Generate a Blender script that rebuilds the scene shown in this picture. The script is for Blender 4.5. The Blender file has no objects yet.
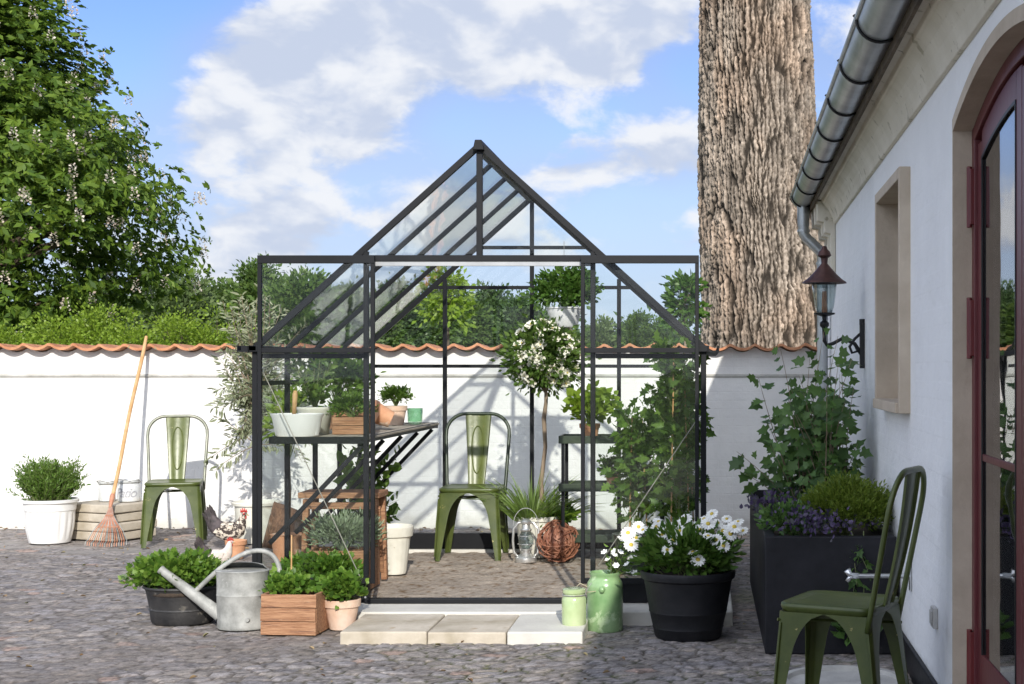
import bpy, math, random
import numpy as np
from mathutils import Vector, Matrix
R = math.radians
PI = math.pi
random.seed(7)
scene = bpy.context.scene
C = scene.collection

# ------------------------------------------------------------------ camera, sky, sun, exposure
CAMZ = 1.34
cam_d = bpy.data.cameras.new("camera")
cam = bpy.data.objects.new("camera", cam_d); C.objects.link(cam)
cam.location = (0, 0, CAMZ); cam.rotation_euler = (R(90), 0, 0)
cam_d.sensor_width = 36; cam_d.lens = 51.86
cam_d.shift_x = -0.1885; cam_d.shift_y = 0.0273
cam_d.clip_start = 0.1; cam_d.clip_end = 2000
scene.camera = cam
SUN = Vector((-0.198, 1.0, -0.50)).normalized()          # direction the light travels
sd = bpy.data.lights.new("sun", 'SUN'); sd.energy = 2.75; sd.angle = R(0.6); sd.color = (1.0, 0.955, 0.88)
so = bpy.data.objects.new("sun", sd); C.objects.link(so)
so.rotation_euler = SUN.to_track_quat('-Z', 'Y').to_euler(); so.location = (3, -6, 8)
scene.view_settings.view_transform = 'Standard'
scene.view_settings.look = 'None'
scene.view_settings.exposure = 0.74
scene.view_settings.gamma = 1
try:
    scene.cycles.transparent_max_bounces = 32
    scene.cycles.max_bounces = 8
    scene.cycles.caustics_reflective = False; scene.cycles.caustics_refractive = False
except Exception: pass

def build_world():
    w = bpy.data.worlds.new("World"); scene.world = w; w.use_nodes = True
    nt = w.node_tree; N = nt.nodes; L = nt.links; N.clear()
    def nd(t, **k):
        n = N.new(t)
        for a, b in k.items(): setattr(n, a, b)
        return n
    def mth(op, a, b=None, clamp=False):
        n = nd('ShaderNodeMath', operation=op, use_clamp=clamp)
        for i, v in enumerate((a, b)):
            if v is None: continue
            if isinstance(v, (int, float)): n.inputs[i].default_value = v
            else: L.new(v, n.inputs[i])
        return n.outputs[0]
    sky = nd('ShaderNodeTexSky', sky_type='NISHITA')
    sky.sun_disc = False; sky.sun_elevation = math.asin(-SUN.z); sky.sun_rotation = math.atan2(-SUN.x, -SUN.y)
    sky.altitude = 50; sky.air_density = 1.0; sky.dust_density = 0.6; sky.ozone_density = 2.2
    tc = nd('ShaderNodeTexCoord')
    mp = nd('ShaderNodeMapping'); mp.inputs['Scale'].default_value = (1, 1, 1.7)
    L.new(tc.outputs['Generated'], mp.inputs[0])
    wn = nd('ShaderNodeTexNoise'); wn.inputs['Scale'].default_value = 9; wn.inputs['Detail'].default_value = 5
    L.new(mp.outputs[0], wn.inputs['Vector'])
    ws = nd('ShaderNodeVectorMath', operation='SUBTRACT'); L.new(wn.outputs['Color'], ws.inputs[0]); ws.inputs[1].default_value = (.5, .5, .5)
    wm = nd('ShaderNodeVectorMath', operation='SCALE'); L.new(ws.outputs[0], wm.inputs[0]); wm.inputs['Scale'].default_value = 0.05
    wa = nd('ShaderNodeVectorMath', operation='ADD'); L.new(mp.outputs[0], wa.inputs[0]); L.new(wm.outputs[0], wa.inputs[1])
    n1 = nd('ShaderNodeTexNoise'); NS = 13; n1.inputs['Scale'].default_value = NS; n1.inputs['Detail'].default_value = 9; n1.inputs['Roughness'].default_value = .56
    L.new(wa.outputs[0], n1.inputs['Vector'])
    n0 = nd('ShaderNodeTexNoise'); n0.inputs['Scale'].default_value = 4.0; n0.inputs['Detail'].default_value = 3
    L.new(wa.outputs[0], n0.inputs['Vector'])
    # cloud banks: each a soft lump at its own direction in the sky (azimuth slope, elevation slope, size, amount)
    banks = [(-.20, .235, .15, .74), (-.09, .235, .12, .74), (-.275, .205, .11, .62), (-.33, .165, .10, .50), (-.27, .265, .08, -.2), (-.235, .155, .07, .34), (-.17, .105, .085, .50), (-.10, .135, .06, .45),
             (-.26, .09, .12, .26), (-.34, .07, .14, .42), (-.03, .15, .065, .60), (.0, .10, .09, .20), (-.10, .06, .14, .16), (-.42, .215, .11, -.50), (-.36, .27, .09, -.38), (-.01, .205, .055, -.30),
             (-.06, .175, .05, -.22), (.10, .20, .10, .30), (-.17, .175, .045, -.18), (-.22, .125, .05, -.10)]
    acc = None
    big = [((.2, -1, .55), 1.2, .6), ((-1, -.35, .4), 1.0, .6), ((-.5, -.3, 1.2), .8, .45)]  # unseen cloud banks behind the camera and to the left, added as neutral fill
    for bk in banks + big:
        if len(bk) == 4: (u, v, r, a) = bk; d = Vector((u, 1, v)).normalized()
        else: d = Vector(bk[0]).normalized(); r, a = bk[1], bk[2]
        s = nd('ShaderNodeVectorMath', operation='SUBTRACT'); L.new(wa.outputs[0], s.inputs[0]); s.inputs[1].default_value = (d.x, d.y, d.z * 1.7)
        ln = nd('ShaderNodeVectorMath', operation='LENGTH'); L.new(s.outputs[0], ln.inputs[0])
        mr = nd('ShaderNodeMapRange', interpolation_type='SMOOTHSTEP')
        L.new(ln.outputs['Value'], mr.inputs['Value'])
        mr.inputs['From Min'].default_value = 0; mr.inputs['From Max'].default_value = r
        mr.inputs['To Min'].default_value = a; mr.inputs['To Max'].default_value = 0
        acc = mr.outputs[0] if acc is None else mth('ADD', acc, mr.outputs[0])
    # thin high veil (soft) and heaped cumulus (crisp)
    a1 = mth('MULTIPLY', mth('SUBTRACT', n1.outputs['Fac'], .5), 2.6)
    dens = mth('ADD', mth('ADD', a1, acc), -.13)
    cov = nd('ShaderNodeMapRange', interpolation_type='SMOOTHSTEP'); L.new(dens, cov.inputs['Value'])
    cov.inputs['From Min'].default_value = .0; cov.inputs['From Max'].default_value = .42
    cov.inputs['To Max'].default_value = .95
    veil = nd('ShaderNodeMapRange', interpolation_type='SMOOTHSTEP'); L.new(mth('ADD', mth('MULTIPLY', mth('SUBTRACT', n0.outputs['Fac'], .5), 1.6), acc), veil.inputs['Value'])
    veil.inputs['From Min'].default_value = -.35; veil.inputs['From Max'].default_value = .75; veil.inputs['To Max'].default_value = .62
    # bright upper edges, greyer undersides: compare the density with that a little higher up
    up = nd('ShaderNodeVectorMath', operation='ADD'); L.new(wa.outputs[0], up.inputs[0]); up.inputs[1].default_value = (.006, 0, .034)
    n2 = nd('ShaderNodeTexNoise'); n2.inputs['Scale'].default_value = NS; n2.inputs['Detail'].default_value = 4; n2.inputs['Roughness'].default_value = .55
    L.new(up.outputs[0], n2.inputs['Vector'])
    df = mth('SUBTRACT', n1.outputs['Fac'], n2.outputs['Fac'])
    lit = nd('ShaderNodeMapRange', interpolation_type='SMOOTHSTEP'); L.new(mth('ADD', df, mth('MULTIPLY', dens, -.10)), lit.inputs['Value'])
    lit.inputs['From Min'].default_value = -.16; lit.inputs['From Max'].default_value = .06
    cc = nd('ShaderNodeMix', data_type='RGBA'); L.new(lit.outputs[0], cc.inputs[0])
    cc.inputs[6].default_value = (2.9, 3.25, 4.0, 1); cc.inputs[7].default_value = (4.4, 4.5, 4.7, 1)
    tint = nd('ShaderNodeMix', data_type='RGBA', blend_type='MULTIPLY'); tint.inputs[0].default_value = 1
    L.new(sky.outputs[0], tint.inputs[6]); tint.inputs[7].default_value = (.43, .475, .68, 1)
    vx = nd('ShaderNodeMix', data_type='RGBA'); L.new(veil.outputs[0], vx.inputs[0]); L.new(tint.outputs[2], vx.inputs[6]); vx.inputs[7].default_value = (1.75, 2.1, 2.85, 1)
    # clouds towards the sun are brightened (forward scattering) to add ambient fill; the sun stands behind the camera
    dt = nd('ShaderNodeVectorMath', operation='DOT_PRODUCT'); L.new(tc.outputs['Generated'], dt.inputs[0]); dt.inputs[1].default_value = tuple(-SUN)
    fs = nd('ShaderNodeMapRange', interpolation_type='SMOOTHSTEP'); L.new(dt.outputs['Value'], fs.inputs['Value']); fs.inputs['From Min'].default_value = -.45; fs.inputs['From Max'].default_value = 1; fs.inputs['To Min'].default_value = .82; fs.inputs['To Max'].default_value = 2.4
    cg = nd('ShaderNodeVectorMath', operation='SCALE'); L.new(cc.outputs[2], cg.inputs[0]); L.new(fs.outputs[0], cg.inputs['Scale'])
    # paler air low down
    sz = nd('ShaderNodeSeparateXYZ'); L.new(tc.outputs['Generated'], sz.inputs[0])
    hz = nd('ShaderNodeMapRange', interpolation_type='SMOOTHSTEP'); L.new(sz.outputs['Z'], hz.inputs['Value']); hz.inputs['From Min'].default_value = -.02; hz.inputs['From Max'].default_value = .24; hz.inputs['To Min'].default_value = .85; hz.inputs['To Max'].default_value = 0
    hx = nd('ShaderNodeMix', data_type='RGBA'); L.new(hz.outputs[0], hx.inputs[0]); L.new(vx.outputs[2], hx.inputs[6]); hx.inputs[7].default_value = (2.4, 2.85, 3.6, 1); vx = hx
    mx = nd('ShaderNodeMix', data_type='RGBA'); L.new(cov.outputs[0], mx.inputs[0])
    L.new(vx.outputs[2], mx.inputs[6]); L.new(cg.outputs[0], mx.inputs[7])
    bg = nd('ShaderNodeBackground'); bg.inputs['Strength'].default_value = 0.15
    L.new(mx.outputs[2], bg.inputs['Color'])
    out = nd('ShaderNodeOutputWorld'); L.new(bg.outputs[0], out.inputs[0])
build_world()

# ------------------------------------------------------------------ helpers
F_PX = 1475.0
def wx(px, D): return (px - 705) * D / F_PX
def wz(py, D): return CAMZ - (py - 370) * D / F_PX
def at(px, py, D): return Vector((wx(px, D), D, wz(py, D)))

def link(o, parent=None):
    C.objects.link(o)
    if parent is not None: o.parent = parent
    return o
def thing(name, label, cat, loc=(0, 0, 0), rz=0, group=None):
    o = bpy.data.objects.new(name, None); C.objects.link(o)
    o.location = loc; o.rotation_euler = (0, 0, rz); o.empty_display_size = .1
    o['label'] = label; o['category'] = cat
    if group: o['group'] = group
    return o
def tag(o, label, cat, group=None):
    o['label'] = label; o['category'] = cat
    if group: o['group'] = group
    return o
def dup(root, loc=None, rz=None, label=None):
    def cp(o, par):
        c = o.copy(); C.objects.link(c)
        if par is not None: c.parent = par
        for ch in list(o.children): cp(ch, c)
        return c
    r = cp(root, None)
    if loc is not None: r.location = loc
    if rz is not None: r.rotation_euler = (0, 0, rz)
    if label: r['label'] = label
    return r

class MB:
    def __init__(s): s.v = []; s.f = []; s.m = []; s.cur = 0
    def add(s, vs, fs):
        b = len(s.v); s.v += [tuple(v) for v in vs]
        s.f += [tuple(b + i for i in f) for f in fs]; s.m += [s.cur] * len(fs); return s
    def box(s, c, d, rz=0, M=None):
        x, y, z = d[0] / 2, d[1] / 2, d[2] / 2
        vs = [Vector((a, b, e)) for a in (-x, x) for b in (-y, y) for e in (-z, z)]
        m = (Matrix.Translation(c) @ Matrix.Rotation(rz, 4, 'Z')) if M is None else M
        vs = [m @ v for v in vs]
        return s.add(vs, [(0, 1, 3, 2), (4, 6, 7, 5), (0, 4, 5, 1), (2, 3, 7, 6), (0, 2, 6, 4), (1, 5, 7, 3)])
    def lohi(s, lo, hi):
        return s.box([(a + b) / 2 for a, b in zip(lo, hi)], [abs(b - a) for a, b in zip(lo, hi)])
    def beam(s, a, b, w, h, up=(0, 0, 1)):
        a = Vector(a); b = Vector(b); d = b - a; L = d.length; d.normalize()
        u = Vector(up)
        if abs(d.dot(u)) > .98: u = Vector((0, 1, 0))
        sx = d.cross(u).normalized(); sz = sx.cross(d).normalized()
        m = Matrix(((d.x, sx.x, sz.x, (a.x + b.x) / 2), (d.y, sx.y, sz.y, (a.y + b.y) / 2), (d.z, sx.z, sz.z, (a.z + b.z) / 2), (0, 0, 0, 1)))
        return s.box((0, 0, 0), (L, w, h), M=m)
    def tube(s, pts, r, n=8, cap=True, closed=False):
        pts = [Vector(p) for p in pts]; k = len(pts)
        rs = r if isinstance(r, (list, tuple)) else [r] * k
        vs = []; prev = None
        for i in range(k):
            if closed: t = pts[(i + 1) % k] - pts[i - 1]
            else: t = pts[min(i + 1, k - 1)] - pts[max(i - 1, 0)]
            if t.length < 1e-9: t = Vector((0, 0, 1))
            t.normalize()
            if prev is None:
                a = Vector((0, 0, 1)) if abs(t.z) < .9 else Vector((1, 0, 0))
                u = t.cross(a).normalized()
            else:
                u = prev - t * prev.dot(t)
                u = u.normalized() if u.length > 1e-6 else t.orthogonal().normalized()
            prev = u; w = t.cross(u)
            for j in range(n):
                an = 2 * PI * j / n
                vs.append(pts[i] + (u * math.cos(an) + w * math.sin(an)) * rs[i])
        fs = []
        for i in range(k if closed else k - 1):
            i2 = (i + 1) % k
            for j in range(n):
                j2 = (j + 1) % n
                fs.append((i * n + j, i * n + j2, i2 * n + j2, i2 * n + j))
        if cap and not closed:
            fs.append(tuple(range(n))[::-1]); fs.append(tuple((k - 1) * n + j for j in range(n)))
        return s.add(vs, fs)
    def lathe(s, prof, n=32, c=(0, 0, 0), sx=1, sy=1, fn=None):
        vs = []; k = len(prof)
        for i, (r, z) in enumerate(prof):
            for j in range(n):
                a = 2 * PI * j / n
                rr = r if fn is None else fn(i, a, r, z)
                vs.append((c[0] + rr * math.cos(a) * sx, c[1] + rr * math.sin(a) * sy, c[2] + z))
        fs = [(i * n + j, i * n + (j + 1) % n, (i + 1) * n + (j + 1) % n, (i + 1) * n + j) for i in range(k - 1) for j in range(n)]
        if prof[0][0] > 1e-5: fs.append(tuple(range(n))[::-1])
        if prof[-1][0] > 1e-5: fs.append(tuple((k - 1) * n + j for j in range(n)))
        return s.add(vs, fs)
    def prism(s, poly, axis, a, b):
        """poly: 2-D outline; axis: the axis it is extruded along from a to b"""
        def p(u, v, w): return {'x': (w, u, v), 'y': (u, w, v), 'z': (u, v, w)}[axis]
        n = len(poly)
        vs = [p(u, v, a) for u, v in poly] + [p(u, v, b) for u, v in poly]
        fs = [tuple(range(n))[::-1], tuple(range(n, 2 * n))] + [(i, (i + 1) % n, n + (i + 1) % n, n + i) for i in range(n)]
        return s.add(vs, fs)
    def build(s, name, mat, parent=None, smooth=False, bevel=0, loc=None, auto=None):
        me = bpy.data.meshes.new(name); me.from_pydata(s.v, [], s.f)
        mats = mat if isinstance(mat, (list, tuple)) else [mat]
        for m in mats: me.materials.append(m)
        if len(mats) > 1: me.polygons.foreach_set('material_index', s.m)
        import bmesh
        bm = bmesh.new(); bm.from_mesh(me)
        bmesh.ops.recalc_face_normals(bm, faces=bm.faces)
        if smooth:
            for f in bm.faces: f.smooth = True
            if auto is not None:
                for e in bm.edges:
                    if len(e.link_faces) == 2 and e.calc_face_angle(0) > auto: e.smooth = False
        bm.to_mesh(me); bm.free(); me.update()
        o = bpy.data.objects.new(name, me); link(o, parent)
        if loc is not None: o.location = loc
        if bevel:
            b = o.modifiers.new('bevel', 'BEVEL'); b.width = bevel; b.segments = 2; b.limit_method = 'ANGLE'; b.angle_limit = R(40)
        return o

def np_mesh(name, V, Q, mat, parent=None, smooth=False, colors=None):
    """V (n,3); Q (m,k) faces all of k corners"""
    V = np.asarray(V, dtype=np.float32); Q = np.asarray(Q, dtype=np.int32)
    me = bpy.data.meshes.new(name); m, k = Q.shape
    me.vertices.add(len(V)); me.vertices.foreach_set('co', V.ravel())
    me.loops.add(m * k); me.loops.foreach_set('vertex_index', Q.ravel())
    me.polygons.add(m); me.polygons.foreach_set('loop_start', np.arange(0, m * k, k, dtype=np.int32))
    try: me.polygons.foreach_set('loop_total', np.full(m, k, dtype=np.int32))
    except Exception: pass
    me.update(calc_edges=True)
    if smooth: me.polygons.foreach_set('use_smooth', np.ones(m, dtype=bool))
    if colors is not None:
        for nm, arr in colors.items():
            a = me.color_attributes.new(nm, 'FLOAT_COLOR', 'POINT'); a.data.foreach_set('color', np.asarray(arr, dtype=np.float32).ravel())
    me.materials.append(mat); me.validate()
    o = bpy.data.objects.new(name, me); link(o, parent)
    return o

# --- numpy noise
def hsh(i, j, s):
    i = i.astype(np.int64); j = j.astype(np.int64)
    h = (i * 374761393 + j * 668265263 + s * 2147483647) & 0xffffffff
    h = ((h ^ (h >> 13)) * 1274126177) & 0xffffffff
    h = ((h ^ (h >> 16)) * 2246822519) & 0xffffffff
    return ((h ^ (h >> 15)) & 0xffffff) / float(0xffffff)
def vn(x, y, s=0):
    i = np.floor(x); j = np.floor(y); fx = x - i; fy = y - j
    fx = fx * fx * (3 - 2 * fx); fy = fy * fy * (3 - 2 * fy)
    a = hsh(i, j, s); b = hsh(i + 1, j, s); c = hsh(i, j + 1, s); d = hsh(i + 1, j + 1, s)
    return (a * (1 - fx) + b * fx) * (1 - fy) + (c * (1 - fx) + d * fx) * fy
def fbm(x, y, o=4, s=0):
    t = 0; a = .5; n = 0
    for k in range(o):
        t = t + a * vn(x, y, s + k * 17); n += a; a *= .5; x = x * 2.03; y = y * 2.03
    return t / n
def voro(x, y, s=0, jit=.8, brick=False):
    i = np.floor(x); j = np.floor(y)
    f1 = np.full(x.shape, 9.); f2 = np.full(x.shape, 9.); idd = np.zeros(x.shape); 
    for dj in (-1, 0, 1):
        jj = j + dj
        off = (np.mod(jj, 2) * .5) if brick else 0
        ii0 = np.floor(x - off)
        for di in (-1, 0, 1):
            ii = ii0 + di
            cx = ii + .5 + off + (hsh(ii, jj, s) - .5) * jit
            cy = jj + .5 + (hsh(ii, jj, s + 5) - .5) * jit
            d = np.hypot(x - cx, y - cy)
            new = d < f1
            f2 = np.where(new, f1, np.minimum(f2, d)); idd = np.where(new, hsh(ii, jj, s + 11), idd); f1 = np.where(new, d, f1)
    return f1, f2, idd
def sstep(a, b, x):
    t = np.clip((x - a) / (b - a), 0, 1); return t * t * (3 - 2 * t)

# ------------------------------------------------------------------ materials
def pmat(name, c1, c2=None, scale=6, rough=.6, metal=0, bump=0, bscale=40, spots=None, stretch=(1, 1, 1), spec=.5, detail=5, contrast=(.35, .65), coat=0):
    m = bpy.data.materials.new(name); m.use_nodes = True
    nt = m.node_tree; N = nt.nodes; L = nt.links; b = N['Principled BSDF']
    b.inputs['Roughness'].default_value = rough; b.inputs['Metallic'].default_value = metal
    b.inputs['Specular IOR Level'].default_value = spec
    if coat: b.inputs['Coat Weight'].default_value = coat; b.inputs['Coat Roughness'].default_value = .15
    c1 = (*c1, 1); c2 = (*c2, 1) if c2 else tuple(min(1, v * 1.25) for v in c1[:3]) + (1,)
    tc = N.new('ShaderNodeTexCoord'); mp = N.new('ShaderNodeMapping'); mp.inputs['Scale'].default_value = stretch
    L.new(tc.outputs['Object'], mp.inputs[0])
    n = N.new('ShaderNodeTexNoise'); n.inputs['Scale'].default_value = scale; n.inputs['Detail'].default_value = detail; n.inputs['Roughness'].default_value = .6
    L.new(mp.outputs[0], n.inputs['Vector'])
    mr = N.new('ShaderNodeMapRange'); L.new(n.outputs['Fac'], mr.inputs['Value']); mr.inputs['From Min'].default_value = contrast[0]; mr.inputs['From Max'].default_value = contrast[1]
    mx = N.new('ShaderNodeMix'); mx.data_type = 'RGBA'; L.new(mr.outputs[0], mx.inputs[0]); mx.inputs[6].default_value = c1; mx.inputs[7].default_value = c2
    col = mx.outputs[2]
    if spots:
        for (sc, th, cl) in spots:
            n2 = N.new('ShaderNodeTexNoise'); n2.inputs['Scale'].default_value = sc; n2.inputs['Detail'].default_value = 6; n2.inputs['Roughness'].default_value = .65
            mp2 = N.new('ShaderNodeMapping'); mp2.inputs['Location'].default_value = (sc * 1.7, th * 9, 3.3); mp2.inputs['Scale'].default_value = stretch; L.new(tc.outputs['Object'], mp2.inputs[0]); L.new(mp2.outputs[0], n2.inputs['Vector'])
            r2 = N.new('ShaderNodeMapRange'); L.new(n2.outputs['Fac'], r2.inputs['Value']); r2.inputs['From Min'].default_value = th; r2.inputs['From Max'].default_value = th + .06
            m2 = N.new('ShaderNodeMix'); m2.data_type = 'RGBA'; L.new(r2.outputs[0], m2.inputs[0]); L.new(col, m2.inputs[6]); m2.inputs[7].default_value = (*cl, 1)
            col = m2.outputs[2]
    L.new(col, b.inputs['Base Color'])
    if bump:
        n3 = N.new('ShaderNodeTexNoise'); n3.inputs['Scale'].default_value = bscale; n3.inputs['Detail'].default_value = 6
        L.new(mp.outputs[0], n3.inputs['Vector'])
        bp = N.new('ShaderNodeBump'); bp.inputs['Strength'].default_value = min(1, bump); bp.inputs['Distance'].default_value = .01
        L.new(n3.outputs['Fac'], bp.inputs['Height']); L.new(bp.outputs[0], b.inputs['Normal'])
    return m

def leafmat(name, cols, rough=.45, transl=.35):
    m = bpy.data.materials.new(name); m.use_nodes = True
    nt = m.node_tree; N = nt.nodes; L = nt.links; b = N['Principled BSDF']
    g = N.new('ShaderNodeNewGeometry'); cr = N.new('ShaderNodeValToRGB')
    el = cr.color_ramp.elements
    while len(el) < len(cols): el.new(.5)
    for i, c in enumerate(cols):
        el[i].position = i / (len(cols) - 1); el[i].color = (*c, 1)
    L.new(g.outputs['Random Per Island'], cr.inputs[0])
    L.new(cr.outputs[0], b.inputs['Base Color']); b.inputs['Roughness'].default_value = rough; b.inputs['Specular IOR Level'].default_value = .35
    t = N.new('ShaderNodeBsdfTranslucent'); h = N.new('ShaderNodeHueSaturation'); h.inputs['Value'].default_value = 1.6; h.inputs['Hue'].default_value = .485
    L.new(cr.outputs[0], h.inputs['Color']); L.new(h.outputs[0], t.inputs['Color'])
    mx = N.new('ShaderNodeMixShader'); mx.inputs[0].default_value = transl
    L.new(b.outputs[0], mx.inputs[1]); L.new(t.outputs[0], mx.inputs[2]); L.new(mx.outputs[0], N['Material Output'].inputs[0])
    return m

def glassmat(name, tint=(.975, .985, .98), refl=1.0, rough=.02):
    m = bpy.data.materials.new(name); m.use_nodes = True
    nt = m.node_tree; N = nt.nodes; L = nt.links; N.remove(N['Principled BSDF'])
    tr = N.new('ShaderNodeBsdfTransparent'); tr.inputs[0].default_value = (*tint, 1)
    gl = N.new('ShaderNodeBsdfGlossy'); gl.inputs['Roughness'].default_value = rough
    fr = N.new('ShaderNodeFresnel'); ge = N.new('ShaderNodeNewGeometry'); im = N.new('ShaderNodeMapRange'); L.new(ge.outputs['Backfacing'], im.inputs['Value']); im.inputs['To Min'].default_value = 1.5; im.inputs['To Max'].default_value = 1 / 1.5; L.new(im.outputs[0], fr.inputs['IOR'])   # same reflectance from both sides of a thin pane
    mu = N.new('ShaderNodeMath'); mu.operation = 'MULTIPLY'; mu.inputs[1].default_value = refl; L.new(fr.outputs[0], mu.inputs[0])
    nz = N.new('ShaderNodeTexNoise'); nz.inputs['Scale'].default_value = 2.5; tc = N.new('ShaderNodeTexCoord'); L.new(tc.outputs['Object'], nz.inputs['Vector'])
    bp = N.new('ShaderNodeBump'); bp.inputs['Strength'].default_value = .08; bp.inputs['Distance'].default_value = .02; L.new(nz.outputs['Fac'], bp.inputs['Height']); L.new(bp.outputs[0], gl.inputs['Normal'])
    mx = N.new('ShaderNodeMixShader'); L.new(mu.outputs[0], mx.inputs[0]); L.new(tr.outputs[0], mx.inputs[1]); L.new(gl.outputs[0], mx.inputs[2])
    L.new(mx.outputs[0], N['Material Output'].inputs[0])
    return m

def attrmat(name, attr, rough=.8, bump=.4, bscale=60, mul=True, spec=.3):
    m = bpy.data.materials.new(name); m.use_nodes = True
    nt = m.node_tree; N = nt.nodes; L = nt.links; b = N['Principled BSDF']; b.inputs['Roughness'].default_value = rough; b.inputs['Specular IOR Level'].default_value = spec
    a = N.new('ShaderNodeVertexColor'); a.layer_name = attr
    tc = N.new('ShaderNodeTexCoord'); n = N.new('ShaderNodeTexNoise'); n.inputs['Scale'].default_value = bscale; n.inputs['Detail'].default_value = 6; n.inputs['Roughness'].default_value = .7
    L.new(tc.outputs['Object'], n.inputs['Vector'])
    mr = N.new('ShaderNodeMapRange'); L.new(n.outputs['Fac'], mr.inputs['Value']); mr.inputs['From Min'].default_value = .3; mr.inputs['From Max'].default_value = .7; mr.inputs['To Min'].default_value = .68; mr.inputs['To Max'].default_value = 1.3
    mx = N.new('ShaderNodeVectorMath'); mx.operation = 'SCALE'; L.new(a.outputs[0], mx.inputs[0]); L.new(mr.outputs[0], mx.inputs['Scale'])
    L.new(mx.outputs[0], b.inputs['Base Color'])
    bp = N.new('ShaderNodeBump'); bp.inputs['Strength'].default_value = bump; bp.inputs['Distance'].default_value = .006; L.new(n.outputs['Fac'], bp.inputs['Height']); L.new(bp.outputs[0], b.inputs['Normal'])
    return m

def plastermat(name, c1, c2, brick=True, stain=(.55, .53, .48), lines=.22):
    m = pmat(name, c1, c2, scale=1.6, rough=.85, spec=.2)
    nt = m.node_tree; N = nt.nodes; L = nt.links; b = N['Principled BSDF']
    tc = N.new('ShaderNodeTexCoord')
    n = N.new('ShaderNodeTexNoise'); n.inputs['Scale'].default_value = 9; n.inputs['Detail'].default_value = 9; n.inputs['Roughness'].default_value = .62; L.new(tc.outputs['Object'], n.inputs['Vector'])
    bp = N.new('ShaderNodeBump'); bp.inputs['Strength'].default_value = .75; bp.inputs['Distance'].default_value = .014; L.new(n.outputs['Fac'], bp.inputs['Height'])
    last = bp
    if brick:
        mp = N.new('ShaderNodeMapping'); mp.inputs['Rotation'].default_value = (R(90), 0, 0); L.new(tc.outputs['Object'], mp.inputs[0])
        bt = N.new('ShaderNodeTexBrick'); bt.inputs['Scale'].default_value = 1; bt.inputs['Brick Width'].default_value = .24; bt.inputs['Row Height'].default_value = .072
        bt.inputs['Mortar Size'].default_value = .006; bt.inputs['Mortar Smooth'].default_value = 1; bt.inputs['Color1'].default_value = (1, 1, 1, 1); bt.inputs['Color2'].default_value = (.9, .9, .9, 1); bt.inputs['Mortar'].default_value = (0, 0, 0, 1)
        L.new(mp.outputs[0], bt.inputs['Vector'])
        b2 = N.new('ShaderNodeBump'); b2.inputs['Strength'].default_value = lines; b2.inputs['Distance'].default_value = .006; L.new(bt.outputs['Color'], b2.inputs['Height']); L.new(bp.outputs[0], b2.inputs['Normal']); last = b2
    L.new(last.outputs[0], b.inputs['Normal'])
    # dirt rising from the foot of the wall (a stain of its own shape)
    col = b.inputs['Base Color'].links[0].from_socket
    sp = N.new('ShaderNodeSeparateXYZ'); L.new(tc.outputs['Object'], sp.inputs[0])
    ad = N.new('ShaderNodeMath'); ad.operation = 'MULTIPLY_ADD'; L.new(n.outputs['Fac'], ad.inputs[0]); ad.inputs[1].default_value = -.22; L.new(sp.outputs['Z'], ad.inputs[2])
    mr = N.new('ShaderNodeMapRange'); L.new(ad.outputs[0], mr.inputs['Value']); mr.inputs['From Min'].default_value = -.09; mr.inputs['From Max'].default_value = .05; mr.inputs['To Min'].default_value = .8; mr.inputs['To Max'].default_value = 0
    mx = N.new('ShaderNodeMix'); mx.data_type = 'RGBA'; L.new(mr.outputs[0], mx.inputs[0]); L.new(col, mx.inputs[6]); mx.inputs[7].default_value = (*stain, 1)
    L.new(mx.outputs[2], b.inputs['Base Color'])
    return m

M = {}
M['wall'] = plastermat('white_limewash', (.68, .67, .645), (.77, .76, .73))
M['house'] = plastermat('white_house_render', (.82, .825, .83), (.88, .885, .89), lines=.12, stain=(.5, .48, .42))
M['tile'] = pmat('terracotta_tile', (.40, .16, .075), (.56, .27, .14), scale=9, rough=.8, bump=.4, spots=[(14, .60, (.25, .22, .12))])
M['ledge'] = pmat('weathered_ledge', (.40, .39, .35), (.62, .61, .57), scale=5, rough=.9, bump=.4)
M['frame'] = pmat('anthracite_aluminium', (.006, .0065, .008), (.010, .011, .013), scale=4, rough=.5, spec=.22)
M['alu'] = pmat('pale_aluminium', (.30, .31, .32), (.38, .39, .40), rough=.5, metal=.4)
M['glass'] = glassmat('window_glass', refl=.42)
M['roofglass'] = glassmat('roof_glass', refl=.7)
M['jarglass'] = glassmat('jar_glass', tint=(.86, .9, .9), refl=1.6)
M['greenglass'] = glassmat('green_glass', tint=(.70, .86, .74), refl=1.4)
M['greenpaint'] = pmat('olive_green_paint', (.045, .064, .012), (.075, .095, .020), scale=7, rough=.36, bump=.12, bscale=20, spots=[(19, .67, (.42, .36, .14)), (11, .70, (.13, .06, .02))])
M['greensplat'] = pmat('worn_green_paint', (.075, .095, .022), (.12, .14, .038), scale=7, rough=.36, bump=.12, bscale=20, spots=[(14, .60, (.50, .44, .22)), (30, .68, (.45, .2, .08))])
M['greysteel'] = pmat('worn_grey_green_steel', (.16, .17, .13), (.26, .26, .21), scale=12, rough=.42, metal=.4, spots=[(25, .64, (.16, .17, .06))])
M['darkgreen'] = pmat('dark_green_paint', (.018, .03, .015), (.03, .045, .022), scale=7, rough=.38, bump=.1, spots=[(19, .70, (.10, .11, .06))])
M['zinc'] = pmat('weathered_zinc', (.22, .222, .205), (.40, .40, .375), scale=13, rough=.7, metal=.2, bump=.25, bscale=25, spots=[(7, .60, (.52, .515, .48)), (16, .62, (.24, .22, .18))])
M['gutter'] = pmat('gutter_zinc', (.33, .35, .36), (.48, .50, .51), scale=5, rough=.38, metal=.75, bump=.1)
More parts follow.
